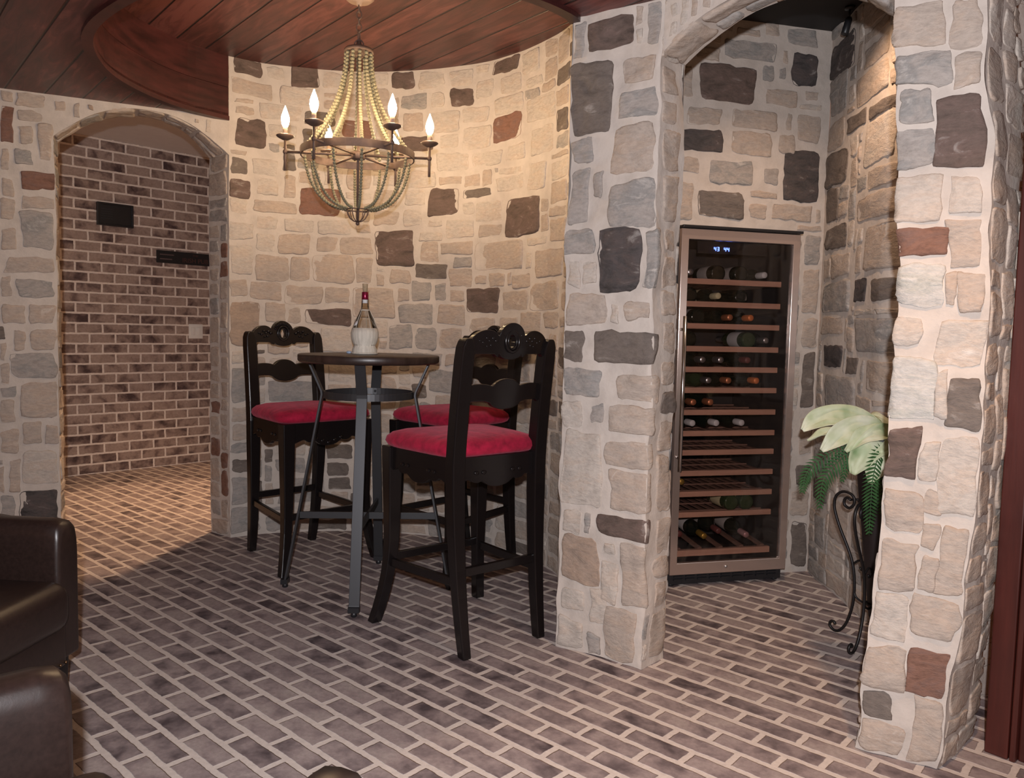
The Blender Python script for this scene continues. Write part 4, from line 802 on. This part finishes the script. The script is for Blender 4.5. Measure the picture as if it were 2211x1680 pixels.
m = MB(); m.ball((0, 0, 0.0066), 0.0105, 14, 8, sc_=(0.72, 1.15, 0.62)); e_ = m.build('oval_cap', simple('pale_blue_plastic', (0.30, 0.38, 0.50), 0.3), loc=(-0.742, 3.565, 1.0665)); e_.rotation_euler = (0, 0, R(80)); tag(e_, 'tiny pale blue oval cap lying on the pub table beside the straw bottle', 'cap')

# ---------------------------------------------------------------- chandelier
ch = empty('chandelier', (-0.700, 3.53, ZHIGH), 0, 'beaded bronze chandelier with six lit candle bulbs hanging over the pub table', 'chandelier')
zz0 = -ZHIGH
m = MB(); m.lathe([(0.0, 0.0), (0.065, 0.0), (0.066, -0.008), (0.050, -0.022), (0.014, -0.028), (0.012, -0.040), (0.0, -0.040)], 32, cap=False); m.build('canopy', simple('canopy_cream', (0.25, 0.17, 0.13), 0.5), ch)
zc = 2.585
k = 0
while zc > 2.425:
    m = MB(); ln = 0.034 if zc > 2.50 else 0.050; wd = 0.011 if zc > 2.50 else 0.020; ht = ln; loop = []
    for i in range(20):
        a = 2*math.pi*i/20; x = wd*math.cos(a); z = ht*0.5*math.sin(a)+zc-ht/2
        loop.append((x, 0, z+zz0) if k % 2 else (0, x, z+zz0))
    m.tube(loop, 0.0028, 6, closed=True); m.build('chain_link', M_chand, ch); zc -= ht*0.80; k += 1
m = MB(); m.lathe([(0.0, 2.432), (0.010, 2.430), (0.012, 2.415), (0.030, 2.408), (0.058, 2.396), (0.064, 2.390), (0.064, 2.380), (0.058, 2.378), (0.0, 2.378)], 32, cap=False, c=(0, 0, zz0)); m.build('top_cap', M_chand, ch)
m = MB(); m.tube([(0, 0, 2.40+zz0), (0, 0, 1.642+zz0)], 0.0055, 10); m.ball((0, 0, 1.645+zz0), 0.009, 8, 6); m.build('stem', M_chand, ch)
RR = 0.247
m = MB(); n = 72; vs = []
for i in range(n):
    a = 2*math.pi*i/n
    for r_, z in ((RR-0.006, 1.928), (RR, 1.928), (RR, 1.960), (RR-0.006, 1.960)): vs.append((r_*math.cos(a), r_*math.sin(a), z+zz0))
m.add(vs, [(i*4+j, i*4+(j+1) % 4, ((i+1) % n)*4+(j+1) % 4, ((i+1) % n)*4+j) for i in range(n) for j in range(4)], 0, False); m.build('hoop', M_chand, ch)
m = MB(); m.lathe([(0.0, 1.955), (0.028, 1.955), (0.030, 1.945), (0.030, 1.925), (0.0, 1.920)], 20, cap=False, c=(0, 0, zz0)); m.build('hub', M_chand, ch)
def strand(P, r_):
    m = MB(); P = [Vector(p) for p in P]; seg = [0]
    for a, b in zip(P, P[1:]): seg.append(seg[-1]+(b-a).length)
    s_ = r_; i = 0
    while s_ < seg[-1]-r_*0.5:
        while i < len(seg)-2 and s_ > seg[i+1]: i += 1
        q = P[i].lerp(P[i+1], (s_-seg[i])/(seg[i+1]-seg[i])); m.ball(q, r_, 7, 5); s_ += r_*1.86
    return m
for j in range(12):
    a = R(15+30*j); P = []
    for i in range(15):
        t = i/14; r_ = 0.056+(0.232-0.056)*t**2.1; z = 2.378-(2.378-1.957)*t; P.append((r_*math.cos(a), r_*math.sin(a), z+zz0))
    strand(P, 0.0085).build('bead_strand', M_bead, ch)
    P = []
    for i in range(15):
        t = i/14; th_ = t*math.pi/2; r_ = 0.050+(0.226-0.050)*math.cos(th_)**0.85; z = 1.925-(1.925-1.708)*math.sin(th_)**1.15; P.append((r_*math.cos(a), r_*math.sin(a), z+zz0))
    strand(P, 0.0072).build('bead_strand', M_beadlow, ch)
m = MB(); m.tube([(0.048*math.cos(a), 0.048*math.sin(a), 1.705+zz0) for a in [2*math.pi*i/28 for i in range(28)]], 0.003, 6, closed=True)
for j in range(10):
    a = R(36*j); m.tube([(r_*math.cos(a), r_*math.sin(a), z+zz0) for r_, z in ((0.048, 1.705), (0.045, 1.685), (0.034, 1.666), (0.018, 1.655), (0.004, 1.652))], 0.0022, 5)
m.build('basket', M_chand, ch)
for j in range(6):
    ph = R(-23+60*j); d = Vector((math.sin(ph), -math.cos(ph), 0)); Z = lambda z: z+zz0
    P = d*0.312; m = MB()
    m.tube([d*0.028+Vector((0, 0, Z(1.942))), d*0.305+Vector((0, 0, Z(1.942)))], 0.0055, 8); m.ball((P.x, P.y, Z(1.942)), 0.011, 10, 7)
    m.tube([(P.x, P.y, Z(1.862)), (P.x, P.y, Z(2.0))], 0.0058, 8)
    ar = m.build('candle_arm', M_chand, ch)
    m = MB(); m.lathe([(0.004, 1.990), (0.014, 1.993), (0.028, 2.000), (0.037, 2.006), (0.039, 2.010), (0.036, 2.013), (0.010, 2.012)], 24, (P.x, P.y, zz0)); m.build('bobeche', M_chand, ar)
    m = MB(); m.lathe([(0.0095, 2.012), (0.0095, 2.050), (0.007, 2.052)], 14, (P.x, P.y, zz0)); m.build('candle_sleeve', M_sleeve, ar)
    m = MB(); m.lathe([(0.0085, 2.046), (0.0150, 2.060), (0.0180, 2.076), (0.0165, 2.092), (0.0115, 2.108), (0.0055, 2.124), (0.001, 2.137)], 14, (P.x, P.y, zz0)); m.build('bulb', M_bulb, ar)

# ---------------------------------------------------------------- wine fridge and its bottles
fa = math.atan2(FD.y, FD.x)
def FW(u, dpt, z): q = Vector((.749, 3.627))+FD*u+FN*dpt; return Vector((q.x, q.y, z))
fr = empty('wine_fridge', (.749, 3.627, 0), fa, 'tall built-in wine fridge with steel framed glass door in the stone niche', 'wine fridge')
WF = 0.612      # local: x along the front, -y out of it
m = MB(); T_ = 0.02
for b in (((0.011, 0.27, 0.87), (0.022, 0.52, 1.60)), ((WF-0.011, 0.27, 0.87), (0.022, 0.52, 1.60)), ((WF/2, 0.27, 1.655), (WF-.046, 0.52, 0.03)), ((WF/2, 0.27, 0.085), (WF-.046, 0.52, 0.03)), ((WF/2, 0.515, 0.87), (WF-.046, 0.03, 1.53))): m.box(*b)
m.build('cabinet', M_inner, fr)
m = MB(); m.box((WF/2, 0.24, 1.676), (WF+0.004, 0.56, 0.012)); m.build('top_plate', M_bplastic, fr, bevel=0.002)
m = MB(); fwid = 0.040
def frame_mb(m, x0, x1, z0, z1, wl, wt, wb, y0, y1):
    O = [(x0, z0), (x1, z0), (x1, z1), (x0, z1)]; I = [(x0+wl, z0+wb), (x1-wl, z0+wb), (x1-wl, z1-wt), (x0+wl, z1-wt)]
    vs = [(x, y, z) for y in (y0, y1) for (x, z) in O+I]
    fs = []
    for j in range(4):
        k = (j+1) % 4
        fs += [(j, k, 4+k, 4+j), (8+j, 12+j, 12+k, 8+k), (j, 8+j, 8+k, k), (4+j, 4+k, 12+k, 12+j)]
    m.add(vs, fs)
frame_mb(m, 0.0, WF, 0.062, 1.668, 0.036, 0.048, 0.056, -0.022, 0.004); m.build('door_frame', M_fsteel, fr, bevel=0.002)
m = MB(); m.box((WF/2, -0.010, 0.865), (WF-0.070, 0.005, 1.505)); m.build('door_glass', M_tint, fr)
m = MB(); m.tube([(0.012, -0.060, 0.56), (0.012, -0.060, 1.27)], 0.0095, 12)
for z in (0.62, 1.21): m.tube([(0.012, -0.060, z), (0.012, -0.018, z)], 0.007, 8)
m.build('handle', simple('polished_steel', (0.72, 0.72, 0.74), 0.16, metal=1.0), fr)
m = MB(); m.lathe([(0.0, 0), (0.007, 0), (0.007, 0.004), (0.0, 0.005)], 16, M=Matrix.Translation((0.29, -0.022, 0.092)) @ Matrix.Rotation(R(90), 4, 'X'), cap=False); m.build('lock', M_silver, fr)
m = MB(); m.box((WF/2, 0.02, 0.032), (WF-0.01, 0.02, 0.048))
for k in range(9): m.box((0.06+k*0.062, 0.006, 0.030), (0.048, 0.006, 0.008)); m.box((0.06+k*0.062, 0.006, 0.045), (0.048, 0.006, 0.006))
for x in (0.03, WF-0.03): m.lathe([(0.018, 0.0), (0.018, 0.010)], 14, (x, 0.03, 0))
m.build('kick_grille', M_bplastic, fr)
m = MB(); m.box((0.30, 0.06, 1.596), (0.36, 0.01, 0.055)); dp = m.build('display_panel', M_bplastic, fr)
SEG = {'4': 'bcfg', '3': 'abgcd'}
m = MB()
def seg7(m, chh, x, z, h):
    w = h*0.5; t = h*0.16
    S_ = {'a': ((x, z+h/2), (w, t)), 'd': ((x, z-h/2), (w, t)), 'g': ((x, z), (w, t)), 'b': ((x+w/2, z+h/4), (t, h/2)), 'c': ((x+w/2, z-h/4), (t, h/2)), 'f': ((x-w/2, z+h/4), (t, h/2)), 'e': ((x-w/2, z-h/4), (t, h/2))}
    for s_ in SEG[chh]: (a, b), (c, d) = S_[s_]; m.box((a, 0.053, b), (c, 0.003, d))
for pr_ in ((('4', 0.208), ('3', 0.224)), (('4', 0.260), ('4', 0.276))):
    m = MB()
    for chh, x in pr_: seg7(m, chh, x, 1.590, 0.017)
    tag(m.build('digits', M_blue, dp), 'glowing blue temperature digits')

SZ = [1.435, 1.33, 1.228, 1.122, 1.025, 0.927, 0.823, 0.723, 0.632, 0.533, 0.434, 0.335]
for z in SZ:
    m = MB(); m.box((0.300, 0.035, z), (0.500, 0.020, 0.026)); sh = m.build('shelf', M_shelf, fr, bevel=0.002)
    m = MB()
    for k in range(11): m.box((0.065+k*0.047, 0.265, z-0.008), (0.022, 0.44, 0.006))
    for y in (0.12, 0.27, 0.42): m.box((0.300, y, z-0.002), (0.50, 0.012, 0.006))
    m.build('slats', M_slat, sh)
m = MB(); m.box((0.300, 0.035, 0.150), (0.500, 0.024, 0.030)); rk = m.build('bottle_rack', M_shelf, fr, bevel=0.002)
m = MB()
for k in range(5): m.bar((0.075+k*0.112, 0.05, 0.163), (0.068+k*0.112, 0.46, 0.205), 0.022, 0.012)
m.build('cradle_bars', M_slat, rk)

BM = {}
def bottle_mesh(key):
    if key in BM: return BM[key]
    glass, cap, lab = key
    r_ = 0.038
    def mk(name, prof, mat, capd=True):
        m = MB(); m.lathe(prof, 20, cap=capd); me = m.build(name, mat); d = me.data; bpy.data.objects.remove(me); return d
    g = mk('bottle_glass', [(0.0, 0.006), (0.030, 0.0), (0.037, 0.004), (0.038, 0.012), (0.038, 0.180), (0.034, 0.200), (0.020, 0.222), (0.0145, 0.236), (0.0140, 0.300), (0.0, 0.300)], glass, False)
    c = mk('cap', [(0.0, 0.303), (0.013, 0.303), (0.0152, 0.300), (0.0155, 0.250), (0.0150, 0.240)], cap, False)
    l = mk('label', [(0.0384, 0.050), (0.0386, 0.051), (0.0386, 0.145), (0.0384, 0.146)], lab, False) if lab else None
    BM[key] = (g, c, l); return BM[key]
def put_bottle(x, y, z, key, label, group, neck_front=True, tilt=0.0, yaw=0.0):
    g, c, l = bottle_mesh(key)
    root = bpy.data.objects.new('wine_bottle', g); C.objects.link(root)
    for me, nm in ((c, 'cap'), (l, 'label_band')):
        if me is None: continue
        o = bpy.data.objects.new(nm, me); C.objects.link(o); o.parent = root
    p = FW(x, -y, z+0.039)
    out = Vector((FN.x, FN.y, 0)); out = Matrix.Rotation(yaw, 3, 'Z') @ out
    ax = out if neck_front else -out
    ax = (ax+Vector((0, 0, tilt))).normalized()
    root.rotation_euler = ax.to_track_quat('Z', 'Y').to_euler(); root.location = p-ax*0.30 if neck_front else p
    tag(root, label, 'bottle', group); return root
D_, G_ = M_bottle, M_bgreen
def row(i): return SZ[i]+0.006
nth = ['top', 'second', 'third', 'fourth', 'fifth', 'sixth', 'seventh', 'eighth', 'ninth', 'tenth', 'eleventh', 'twelfth']
BL = [
 (0, 0.075, 0.07, (D_, M_silver, M_label), 'silver capped bottle at the left end of the fridge top shelf', True),
 (0, 0.215, 0.06, (D_, M_dred, M_label), 'dark bottle lying second from the left on the fridge top shelf, base outwards', False),
 (0, 0.335, 0.06, (D_, M_dred, M_label), 'dark bottle lying second from the right on the fridge top shelf, base outwards', False),
 (0, 0.465, 0.07, (D_, M_white, M_label), 'white capped bottle at the right end of the fridge top shelf', True),
 (1, 0.105, 0.12, (D_, M_dred, M_label), 'dark bottle with grey label at the left of the second fridge shelf', False),
 (1, 0.240, 0.10, (D_, M_cream, M_cream), 'bottle with pale yellow neck foil in the middle of the second fridge shelf', True),
 (1, 0.390, 0.14, (D_, M_dred, None), 'unlabelled dark bottle at the right of the second fridge shelf', False),
 (2, 0.150, 0.12, (D_, M_dred, M_label), 'dark bottle with grey label left of the copper caps on the third fridge shelf', False),
 (2, 0.290, 0.07, (D_, M_copper, None), 'bottle with a dull copper cap in the middle of the third fridge shelf', True),
 (2, 0.395, 0.06, (D_, M_orange, None), 'bottle with a bright orange cap on the third fridge shelf', True),
 (3, 0.120, 0.14, (D_, M_dred, M_label), 'dim dark bottle at the left of the fourth fridge shelf', False),
 (3, 0.392, 0.06, (G_, M_silver, M_white), 'green glass bottle with white label on the fourth fridge shelf', False),
 (3, 0.476, 0.05, (D_, M_silver, None), 'silver capped bottle at the right end of the fourth fridge shelf', True),
 (4, 0.150, 0.06, (D_, M_silver, None), 'left one of two silver capped bottles on the fifth fridge shelf', True),
 (4, 0.245, 0.06, (D_, M_silver, None), 'right one of two silver capped bottles on the fifth fridge shelf', True),
 (4, 0.400, 0.08, (D_, M_dred, None), 'bottle with a dark red cap on the fifth fridge shelf', True),
 (5, 0.185, 0.06, (G_, M_silver, None), 'silver capped green bottle left on the sixth fridge shelf', True),
 (5, 0.290, 0.06, (D_, M_copper, None), 'copper capped bottle in the middle of the sixth fridge shelf', True),
 (5, 0.440, 0.06, (D_, M_orange, None), 'orange capped bottle at the right of the sixth fridge shelf', True),
 (6, 0.110, 0.06, (D_, M_copper, None), 'left one of two copper capped bottles on the seventh fridge shelf', True),
 (6, 0.200, 0.06, (D_, M_copper, None), 'right one of two copper capped bottles on the seventh fridge shelf', True),
 (7, 0.110, 0.06, (D_, M_white, None), 'leftmost of three white capped bottles on the eighth fridge shelf', True),
 (7, 0.235, 0.06, (D_, M_white, None), 'middle one of three white capped bottles on the eighth fridge shelf', True),
 (7, 0.370, 0.06, (D_, M_white, None), 'rightmost of three white capped bottles on the eighth fridge shelf', True),
 (10, 0.085, 0.10, (D_, M_gold, None), 'gold capped bottle alone on the eleventh fridge shelf', True),
 (11, 0.330, 0.05, (G_, M_dred, M_cream), 'left one of two dark bottles lying base outwards on the lowest slatted fridge shelf', False),
 (11, 0.412, 0.05, (G_, M_dred, M_cream), 'right one of two dark bottles lying base outwards on the lowest slatted fridge shelf', False)]
for i, x, y, key, lab, nf in BL:
    put_bottle(x+0.02, y, row(i), key, lab, 'bottles on the %s wine fridge shelf' % nth[i], nf)
for x, y, z, key, lab in ((0.130, 0.15, 0.170, (D_, M_dred, M_white), 'white labelled bottle at the left of the slanted rack in the fridge bottom'),
                    (0.242, 0.11, 0.166, (D_, M_gold, M_white), 'gold capped bottle in the middle of the slanted rack in the fridge bottom'),
                    (0.354, 0.17, 0.172, (D_, M_dred, M_label), 'grey labelled bottle lying deep in the slanted rack of the fridge bottom'),
                    (0.466, 0.10, 0.166, (D_, M_pinkf, M_label), 'rose capped bottle at the right of the slanted rack in the fridge bottom')):
    o = put_bottle(x, y, z, key, lab, 'bottles in the slanted fridge rack', True, tilt=-0.08)

# ---------------------------------------------------------------- plant stand, urn, foliage
ax = Vector((1.42, 2.97, 0))
pst = empty('plant_stand', ax, 0, 'wrought iron scroll stand holding a tapering dark urn behind the right pillar', 'plant stand')
m = MB(); m.lathe([(0.0, 0.10), (0.018, 0.10), (0.024, 0.12), (0.042, 0.264), (0.064, 0.444), (0.088, 0.64), (0.096, 0.74), (0.104, 0.80), (0.109, 0.815), (0.104, 0.82), (0.092, 0.80), (0.080, 0.72), (0.0, 0.70)], 32, cap=False); m.build('urn', M_urn, pst)
prof = [(0.122,0.549),(0.138,0.556),(0.150,0.545),(0.148,0.525),(0.128,0.516),(0.109,0.535),(0.110,0.560),(0.130,0.576),(0.160,0.576),(0.186,0.555),(0.192,0.520),(0.183,0.480),(0.160,0.425),(0.128,0.363),(0.102,0.300),(0.090,0.223),(0.092,0.140),(0.113,0.060),(0.140,0.018),(0.165,0.010),(0.184,0.024),(0.180,0.042),(0.166,0.044),(0.162,0.034)]
for a in (R(127), R(218), R(338)):
    d = Vector((math.cos(a), math.sin(a), 0)); m = MB(); P = catmull([d*r_+Vector((0, 0, z)) for r_, z in prof], 3)
    m.tube(P, 0.0058, 7); m.build('scroll_leg', M_iron, pst)
    for pts in ([(0.098,0.300),(0.075,0.318),(0.055,0.312),(0.050,0.292),(0.062,0.282),(0.072,0.292)], [(0.089,0.190),(0.080,0.170),(0.055,0.158),(0.034,0.160)]):
        m = MB(); m.tube(catmull([d*r_+Vector((0, 0, z)) for r_, z in pts], 4), 0.0045, 6); m.build('scroll', M_iron, pst)
m = MB()
for z, r_ in ((0.56, 0.080), (0.165, 0.036)): m.tube([(r_*math.cos(b), r_*math.sin(b), z) for b in [2*math.pi*i/28 for i in range(28)]], 0.005, 6, closed=True)
for a in (R(127), R(218), R(338)): m.tube([(0.080*math.cos(a), 0.080*math.sin(a), 0.56), (0.124*math.cos(a), 0.124*math.sin(a), 0.55)], 0.005, 6)
m.build('holding_ring', M_iron, pst)

pl = empty('artificial_plant', ax+Vector((0, 0, 0.74)), 0, 'pale green broad leaves with dark fern fronds drooping from the urn', 'plant')
def leaf(P, wmax, name='leaf', roll=0.0, lobes=3):
    """blade along a curved midrib P (local coordinates), cupped"""
    P = catmull([Vector(p) for p in P], 6); n = len(P); vs = []; tot = n-1
    for i, p in enumerate(P):
        t = i/tot; a = P[max(0, i-1)]; b = P[min(n-1, i+1)]; T = (b-a).normalized()
        side = T.cross(Vector((0, 0, 1))); side.normalize(); side = (Matrix.Rotation(roll, 3, T) @ side); up = side.cross(T)
        w_ = wmax*(math.sin(math.pi*min(1, t*0.94+0.03))**0.7)*(1.0-0.25*t)+0.001
        for j in range(-4, 5):
            s_ = j/4; wob = 1+0.05*math.sin(t*18+s_)
            vs.append(p+side*(s_*w_*wob)+up*(0.35*w_*s_*s_-0.10*w_*math.cos(s_*lobes*math.pi)*1.0+0.004*math.sin(t*14+j)))
    fs = [(i*9+j, i*9+j+1, (i+1)*9+j+1, (i+1)*9+j) for i in range(n-1) for j in range(8)]
    m = MB(); m.add(vs, fs, 0, True); o = m.build(name, M_leafm, pl); md = o.modifiers.new('thick', 'SOLIDIFY'); md.thickness = 0.0015; return o
leaf([(0.0, 0, 0.0), (-0.06, 0.02, 0.11), (-0.17, 0.03, 0.145), (-0.255, 0.04, 0.120), (-0.30, 0.04, 0.088)], 0.053, roll=R(-50))
leaf([(0.0, -0.02, 0.0), (-0.05, -0.04, 0.09), (-0.14, -0.05, 0.105), (-0.21, -0.06, 0.07), (-0.262, -0.06, 0.025)], 0.054, roll=R(-55))
leaf([(0.0, 0.03, 0.0), (-0.08, 0.05, 0.075), (-0.19, 0.07, 0.075), (-0.265, 0.08, 0.045)], 0.034, roll=R(-20))
leaf([(0.02, -0.03, 0.0), (-0.02, -0.07, 0.075), (-0.09, -0.10, 0.060), (-0.14, -0.11, 0.0), (-0.165, -0.11, -0.052)], 0.059, roll=R(-60))
leaf([(0.03, -0.03, 0.0), (0.02, -0.08, 0.070), (-0.04, -0.115, 0.030), (-0.085, -0.12, -0.03), (-0.10, -0.115, -0.085)], 0.050, roll=R(-70))
leaf([(0.03, -0.02, 0.0), (0.05, -0.06, 0.080), (0.03, -0.11, 0.03), (0.005, -0.125, -0.04)], 0.040, roll=R(-80))
leaf([(0.01, -0.04, 0.0), (-0.04, -0.09, 0.09), (-0.12, -0.10, 0.085), (-0.19, -0.10, 0.03)], 0.045, roll=R(-40))
leaf([(0.0, 0.04, 0.0), (-0.01, 0.06, 0.12), (-0.08, 0.09, 0.155), (-0.14, 0.10, 0.13)], 0.035)
leaf([(0.03, 0.04, 0.0), (0.04, 0.08, 0.10), (0.01, 0.14, 0.14), (-0.02, 0.18, 0.10)], 0.036)
def frond(P, wmax, nl=26, droop=0.3):
    P = catmull([Vector(p) for p in P], 8); n = len(P); m = MB(); m.tube(P, [0.0022*(1-0.6*i/n) for i in range(n)], 5)
    for k in range(2, nl):
        t = k/nl; i = min(n-2, int(t*(n-1))); f = t*(n-1)-i; p = P[i].lerp(P[i+1], f); T = (P[i+1]-P[i]).normalized()
        side = T.cross(Vector((0.3, -1, 0.25))).normalized()
        ln = wmax*math.sin(math.pi*(0.12+0.85*t))**0.6
        for sg in (-1, 1):
            d = (side*sg+T*0.45).normalized(); q = p+d*ln+Vector((0, 0, -droop*ln)); mid = p+d*ln*0.5+Vector((0, 0, -droop*ln*0.2)); wv = T*0.0050
            m.add([p-wv*.5, p+wv*.5, mid+wv, q, mid-wv], [(0, 1, 2, 3, 4)])
    return m.build('frond', M_fern, pl)
frond([(0.0, -0.03, 0.02), (-0.07, -0.06, 0.05), (-0.17, -0.06, 0.01), (-0.245, -0.055, -0.08), (-0.255, -0.05, -0.20)], 0.050, 34)
frond([(0.0, 0.0, 0.02), (-0.08, -0.01, 0.055), (-0.19, -0.01, 0.02), (-0.285, 0.0, -0.06), (-0.305, 0.0, -0.15)], 0.046, 34)
frond([(-0.02, -0.02, 0.02), (-0.09, -0.04, 0.045), (-0.15, -0.04, -0.02), (-0.17, -0.03, -0.10)], 0.032, 20)
frond([(0.0, -0.05, 0.02), (-0.07, -0.115, 0.03), (-0.105, -0.145, -0.06), (-0.110, -0.150, -0.16), (-0.108, -0.145, -0.27)], 0.050, 32, 0.1)
frond([(0.02, -0.05, 0.02), (-0.02, -0.10, 0.03), (-0.05, -0.12, -0.08), (-0.055, -0.12, -0.20)], 0.048, 26, 0.1)
m = MB()
for q in ((-0.02, 0.02), (0.02, -0.01), (0.0, -0.03)): m.tube([(q[0], q[1], -0.03), (q[0]*1.2, q[1]*1.2, 0.03)], 0.006, 6)
m.build('stem', M_fern, pl)

# small spot lamp in the niche ceiling
lp = empty('spot_lamp', (1.475, 3.64, ZCELL), 0, 'small black spot lamp hanging from the niche ceiling beside its side wall', 'lamp')
m = MB(); m.lathe([(0.0, 0.0), (0.022, 0.0), (0.022, -0.010), (0.0, -0.012)], 20, cap=False); m.tube([(0, 0, -0.010), (0, 0, -0.05)], 0.005, 8); m.build('bracket', M_bplastic, lp)
m = MB(); m.lathe([(0.010, 0.0), (0.015, -0.01), (0.017, -0.075), (0.014, -0.078)], 20, M=Matrix.Translation((0, 0, -0.045)) @ Matrix.Rotation(R(14), 4, 'Y')); m.build('lamp_head', M_bplastic, lp)

# ---------------------------------------------------------------- things on the hall wall
def HW(u, dpt, z): q = Vector((-3.406, 5.956))+hd*u+hn*dpt; return Vector((q.x, q.y, z))
hrz = math.atan2(hd.y, hd.x)
pq = empty('wall_plaque', HW(0.39, 0.0, 2.025), hrz, 'small black rectangular plaque on the brick hall wall', 'plaque')
m = MB(); frame_mb(m, -0.135, 0.135, -0.088, 0.088, 0.014, 0.014, 0.014, -0.026, 0.0); m.build('frame', M_bplastic, pq, bevel=0.002)
m = MB(); m.box((0, -0.008, 0), (0.25, 0.012, 0.156)); m.build('panel', simple('plaque_black', (0.008, 0.008, 0.009), 0.5), pq)
m = MB()
for k in range(5): m.box((-0.062, -0.0150, -0.032+k*0.018), (0.085, 0.002, 0.004))
m.build('ridges', simple('plaque_ridge', (0.020, 0.022, 0.028), 0.5), pq)
sg = empty('pub_sign', HW(0.945, 0.0, 1.735), hrz, 'long black board sign lettered IRISH PUB on the brick hall wall', 'sign')
m = MB(); m.box((0.0, -0.008, 0.0), (0.47, 0.016, 0.100)); m.build('board', simple('sign_black', (0.009, 0.008, 0.008), 0.6), sg, bevel=0.002)
M_sgt = simple('sign_letter', (0.085, 0.030, 0.020), 0.7); M_sgl = simple('sign_line', (0.11, 0.07, 0.065), 0.7)
def text(body, size, loc, mat, parent, name='lettering'):
    cu = bpy.data.curves.new(name, 'FONT'); cu.body = body; cu.size = size; cu.extrude = 0.0008; cu.align_x = 'CENTER'; cu.align_y = 'CENTER'
    o = bpy.data.objects.new(name+'_curve', cu); C.objects.link(o); bpy.context.view_layer.update()
    me = bpy.data.meshes.new_from_object(o.evaluated_get(bpy.context.evaluated_depsgraph_get())); bpy.data.objects.remove(o)
    me.materials.clear(); me.materials.append(mat); q = bpy.data.objects.new(name, me); C.objects.link(q); q.parent = parent
    q.location = loc; q.rotation_euler = (R(90), 0, 0); return q
text('IRISH PUB', 0.052, (0.085, -0.0168, -0.018), M_sgt, sg)
text('THE', 0.026, (0.085, -0.0168, 0.026), M_sgt, sg)
m = MB(); m.box((-0.155, -0.0165, 0.018), (0.115, 0.001, 0.009)); m.box((-0.162, -0.0165, -0.018), (0.100, 0.001, 0.010)); m.build('small_lines', M_sgl, sg)
sw = empty('light_switch', HW(1.035, 0.0, 1.128), hrz, 'ivory double light switch on the brick hall wall', 'switch')
m = MB(); m.rbox((0, -0.003, 0), (0.122, 0.006, 0.122), 0.002, 2); m.build('cover_plate', M_switch, sw)
for x in (-0.024, 0.024):
    m = MB(); m.rbox((x, -0.008, 0), (0.032, 0.006, 0.066), 0.002, 2, rot=Matrix.Rotation(R(4), 3, 'X')); m.build('rocker', M_switch, sw)

# ---------------------------------------------------------------- leather club chairs in the foreground
def make_club(loc, rz, label):
    t = empty('leather_armchair', loc, rz, label, 'armchair', 'dark leather armchairs in the foreground')
    # faces +x; width along y
    W2, H, D2 = 0.34, 0.59, 0.35
    for sy in (-1, 1):
        m = MB(); vs = []; n = 13
        # arm: a slab with rolled top, drawn as outline in y/z swept along x with rounded front
        secs = [(-0.30, 1.0, 0.10), (-0.1, 1.0, 0.03), (0.15, 1.0, 0.0), (0.30, 1.0, 0.0), (0.335, 0.985, 0.0), (0.35, 0.95, 0.0)]
        out = [(-0.5, 0.17), (-0.5, 0.50), (-0.47, 0.545), (-0.40, 0.575), (-0.25, 0.589), (0.0, 0.592), (0.25, 0.589), (0.40, 0.575), (0.47, 0.545), (0.5, 0.50), (0.5, 0.17)]
        for x, s_, up in secs:
            for (a, z) in out: vs.append((x, sy*0.285+a*0.100*s_, 0.17+(z-0.17)*s_+(up if z > 0.45 else 0)*1.0))
        k = len(out); fs = [(i*k+j, i*k+j+1, (i+1)*k+j+1, (i+1)*k+j) for i in range(len(secs)-1) for j in range(k-1)]
        fs += [tuple(range(k)), tuple((len(secs)-1)*k+j for j in range(k-1, -1, -1))]
        fs += [(i*k+k-1, i*k, (i+1)*k, (i+1)*k+k-1) for i in range(len(secs)-1)]
        if sy < 0: pass
        m.add(vs, fs, 0, True); o = m.build('arm', M_leather, t); 
        bmn = bmesh.new(); bmn.from_mesh(o.data); bmesh.ops.recalc_face_normals(bmn, faces=bmn.faces); bmn.to_mesh(o.data); bmn.free()
        md = o.modifiers.new('bevel', 'BEVEL'); md.width = 0.012; md.segments = 3; md.limit_method = 'ANGLE'; md.angle_limit = R(50)
    m = MB(); m.rbox((-0.30, 0, 0.47), (0.13, 0.60, 0.60), 0.045, 4, rot=Matrix.Rotation(R(-8), 3, 'Y')); m.build('backrest', M_leather, t)
    m = MB(); m.rbox((0.075, 0, 0.355), (0.66, 0.465, 0.150), 0.050, 5); m.build('seat_cushion', M_leather, t)
    m = MB(); m.rbox((0.030, 0, 0.235), (0.69, 0.470, 0.14), 0.012, 2); fr_ = m.build('seat_rail', M_leather, t)
    m = MB()
    for k in range(20): m.ball((0.376, -0.225+k*0.0237, 0.178), 0.0045, 6, 4)
    m.build('nailhead_row', M_nail, fr_)
    for sy in (-1, 1):
        m = MB()
        for k in range(26): m.ball((-0.28+k*0.0245, sy*0.337, 0.185), 0.0045, 6, 4)
        m.build('nailhead_row', M_nail, fr_)
    for sx in (-1, 1):
        for sy in (-1, 1):
            m = MB(); m.column([(sx*0.295+0.004, sy*0.285, 0.0, 0.022, 0.022), (sx*0.295, sy*0.28, 0.175, 0.032, 0.032)]); m.build('leg', M_black, t, bevel=0.003)
    return t
c1 = make_club((-1.695, 2.070, 0), R(-5), 'dark leather armchair at the left edge, in front of the stone wall')
c2_ = copy_tree(c1); c2_.location = (-0.825, 0.880, 0); c2_.rotation_euler = (0, 0, R(43)); c2_['label'] = 'brown leather armchair in the bottom left corner, nearest the camera'
c3 = copy_tree(c1); c3.location = (-0.050, 0.625, 0); c3.rotation_euler = (0, 0, R(72.5)); c3['label'] = 'leather armchair of which only a rounded arm end shows at the bottom edge'
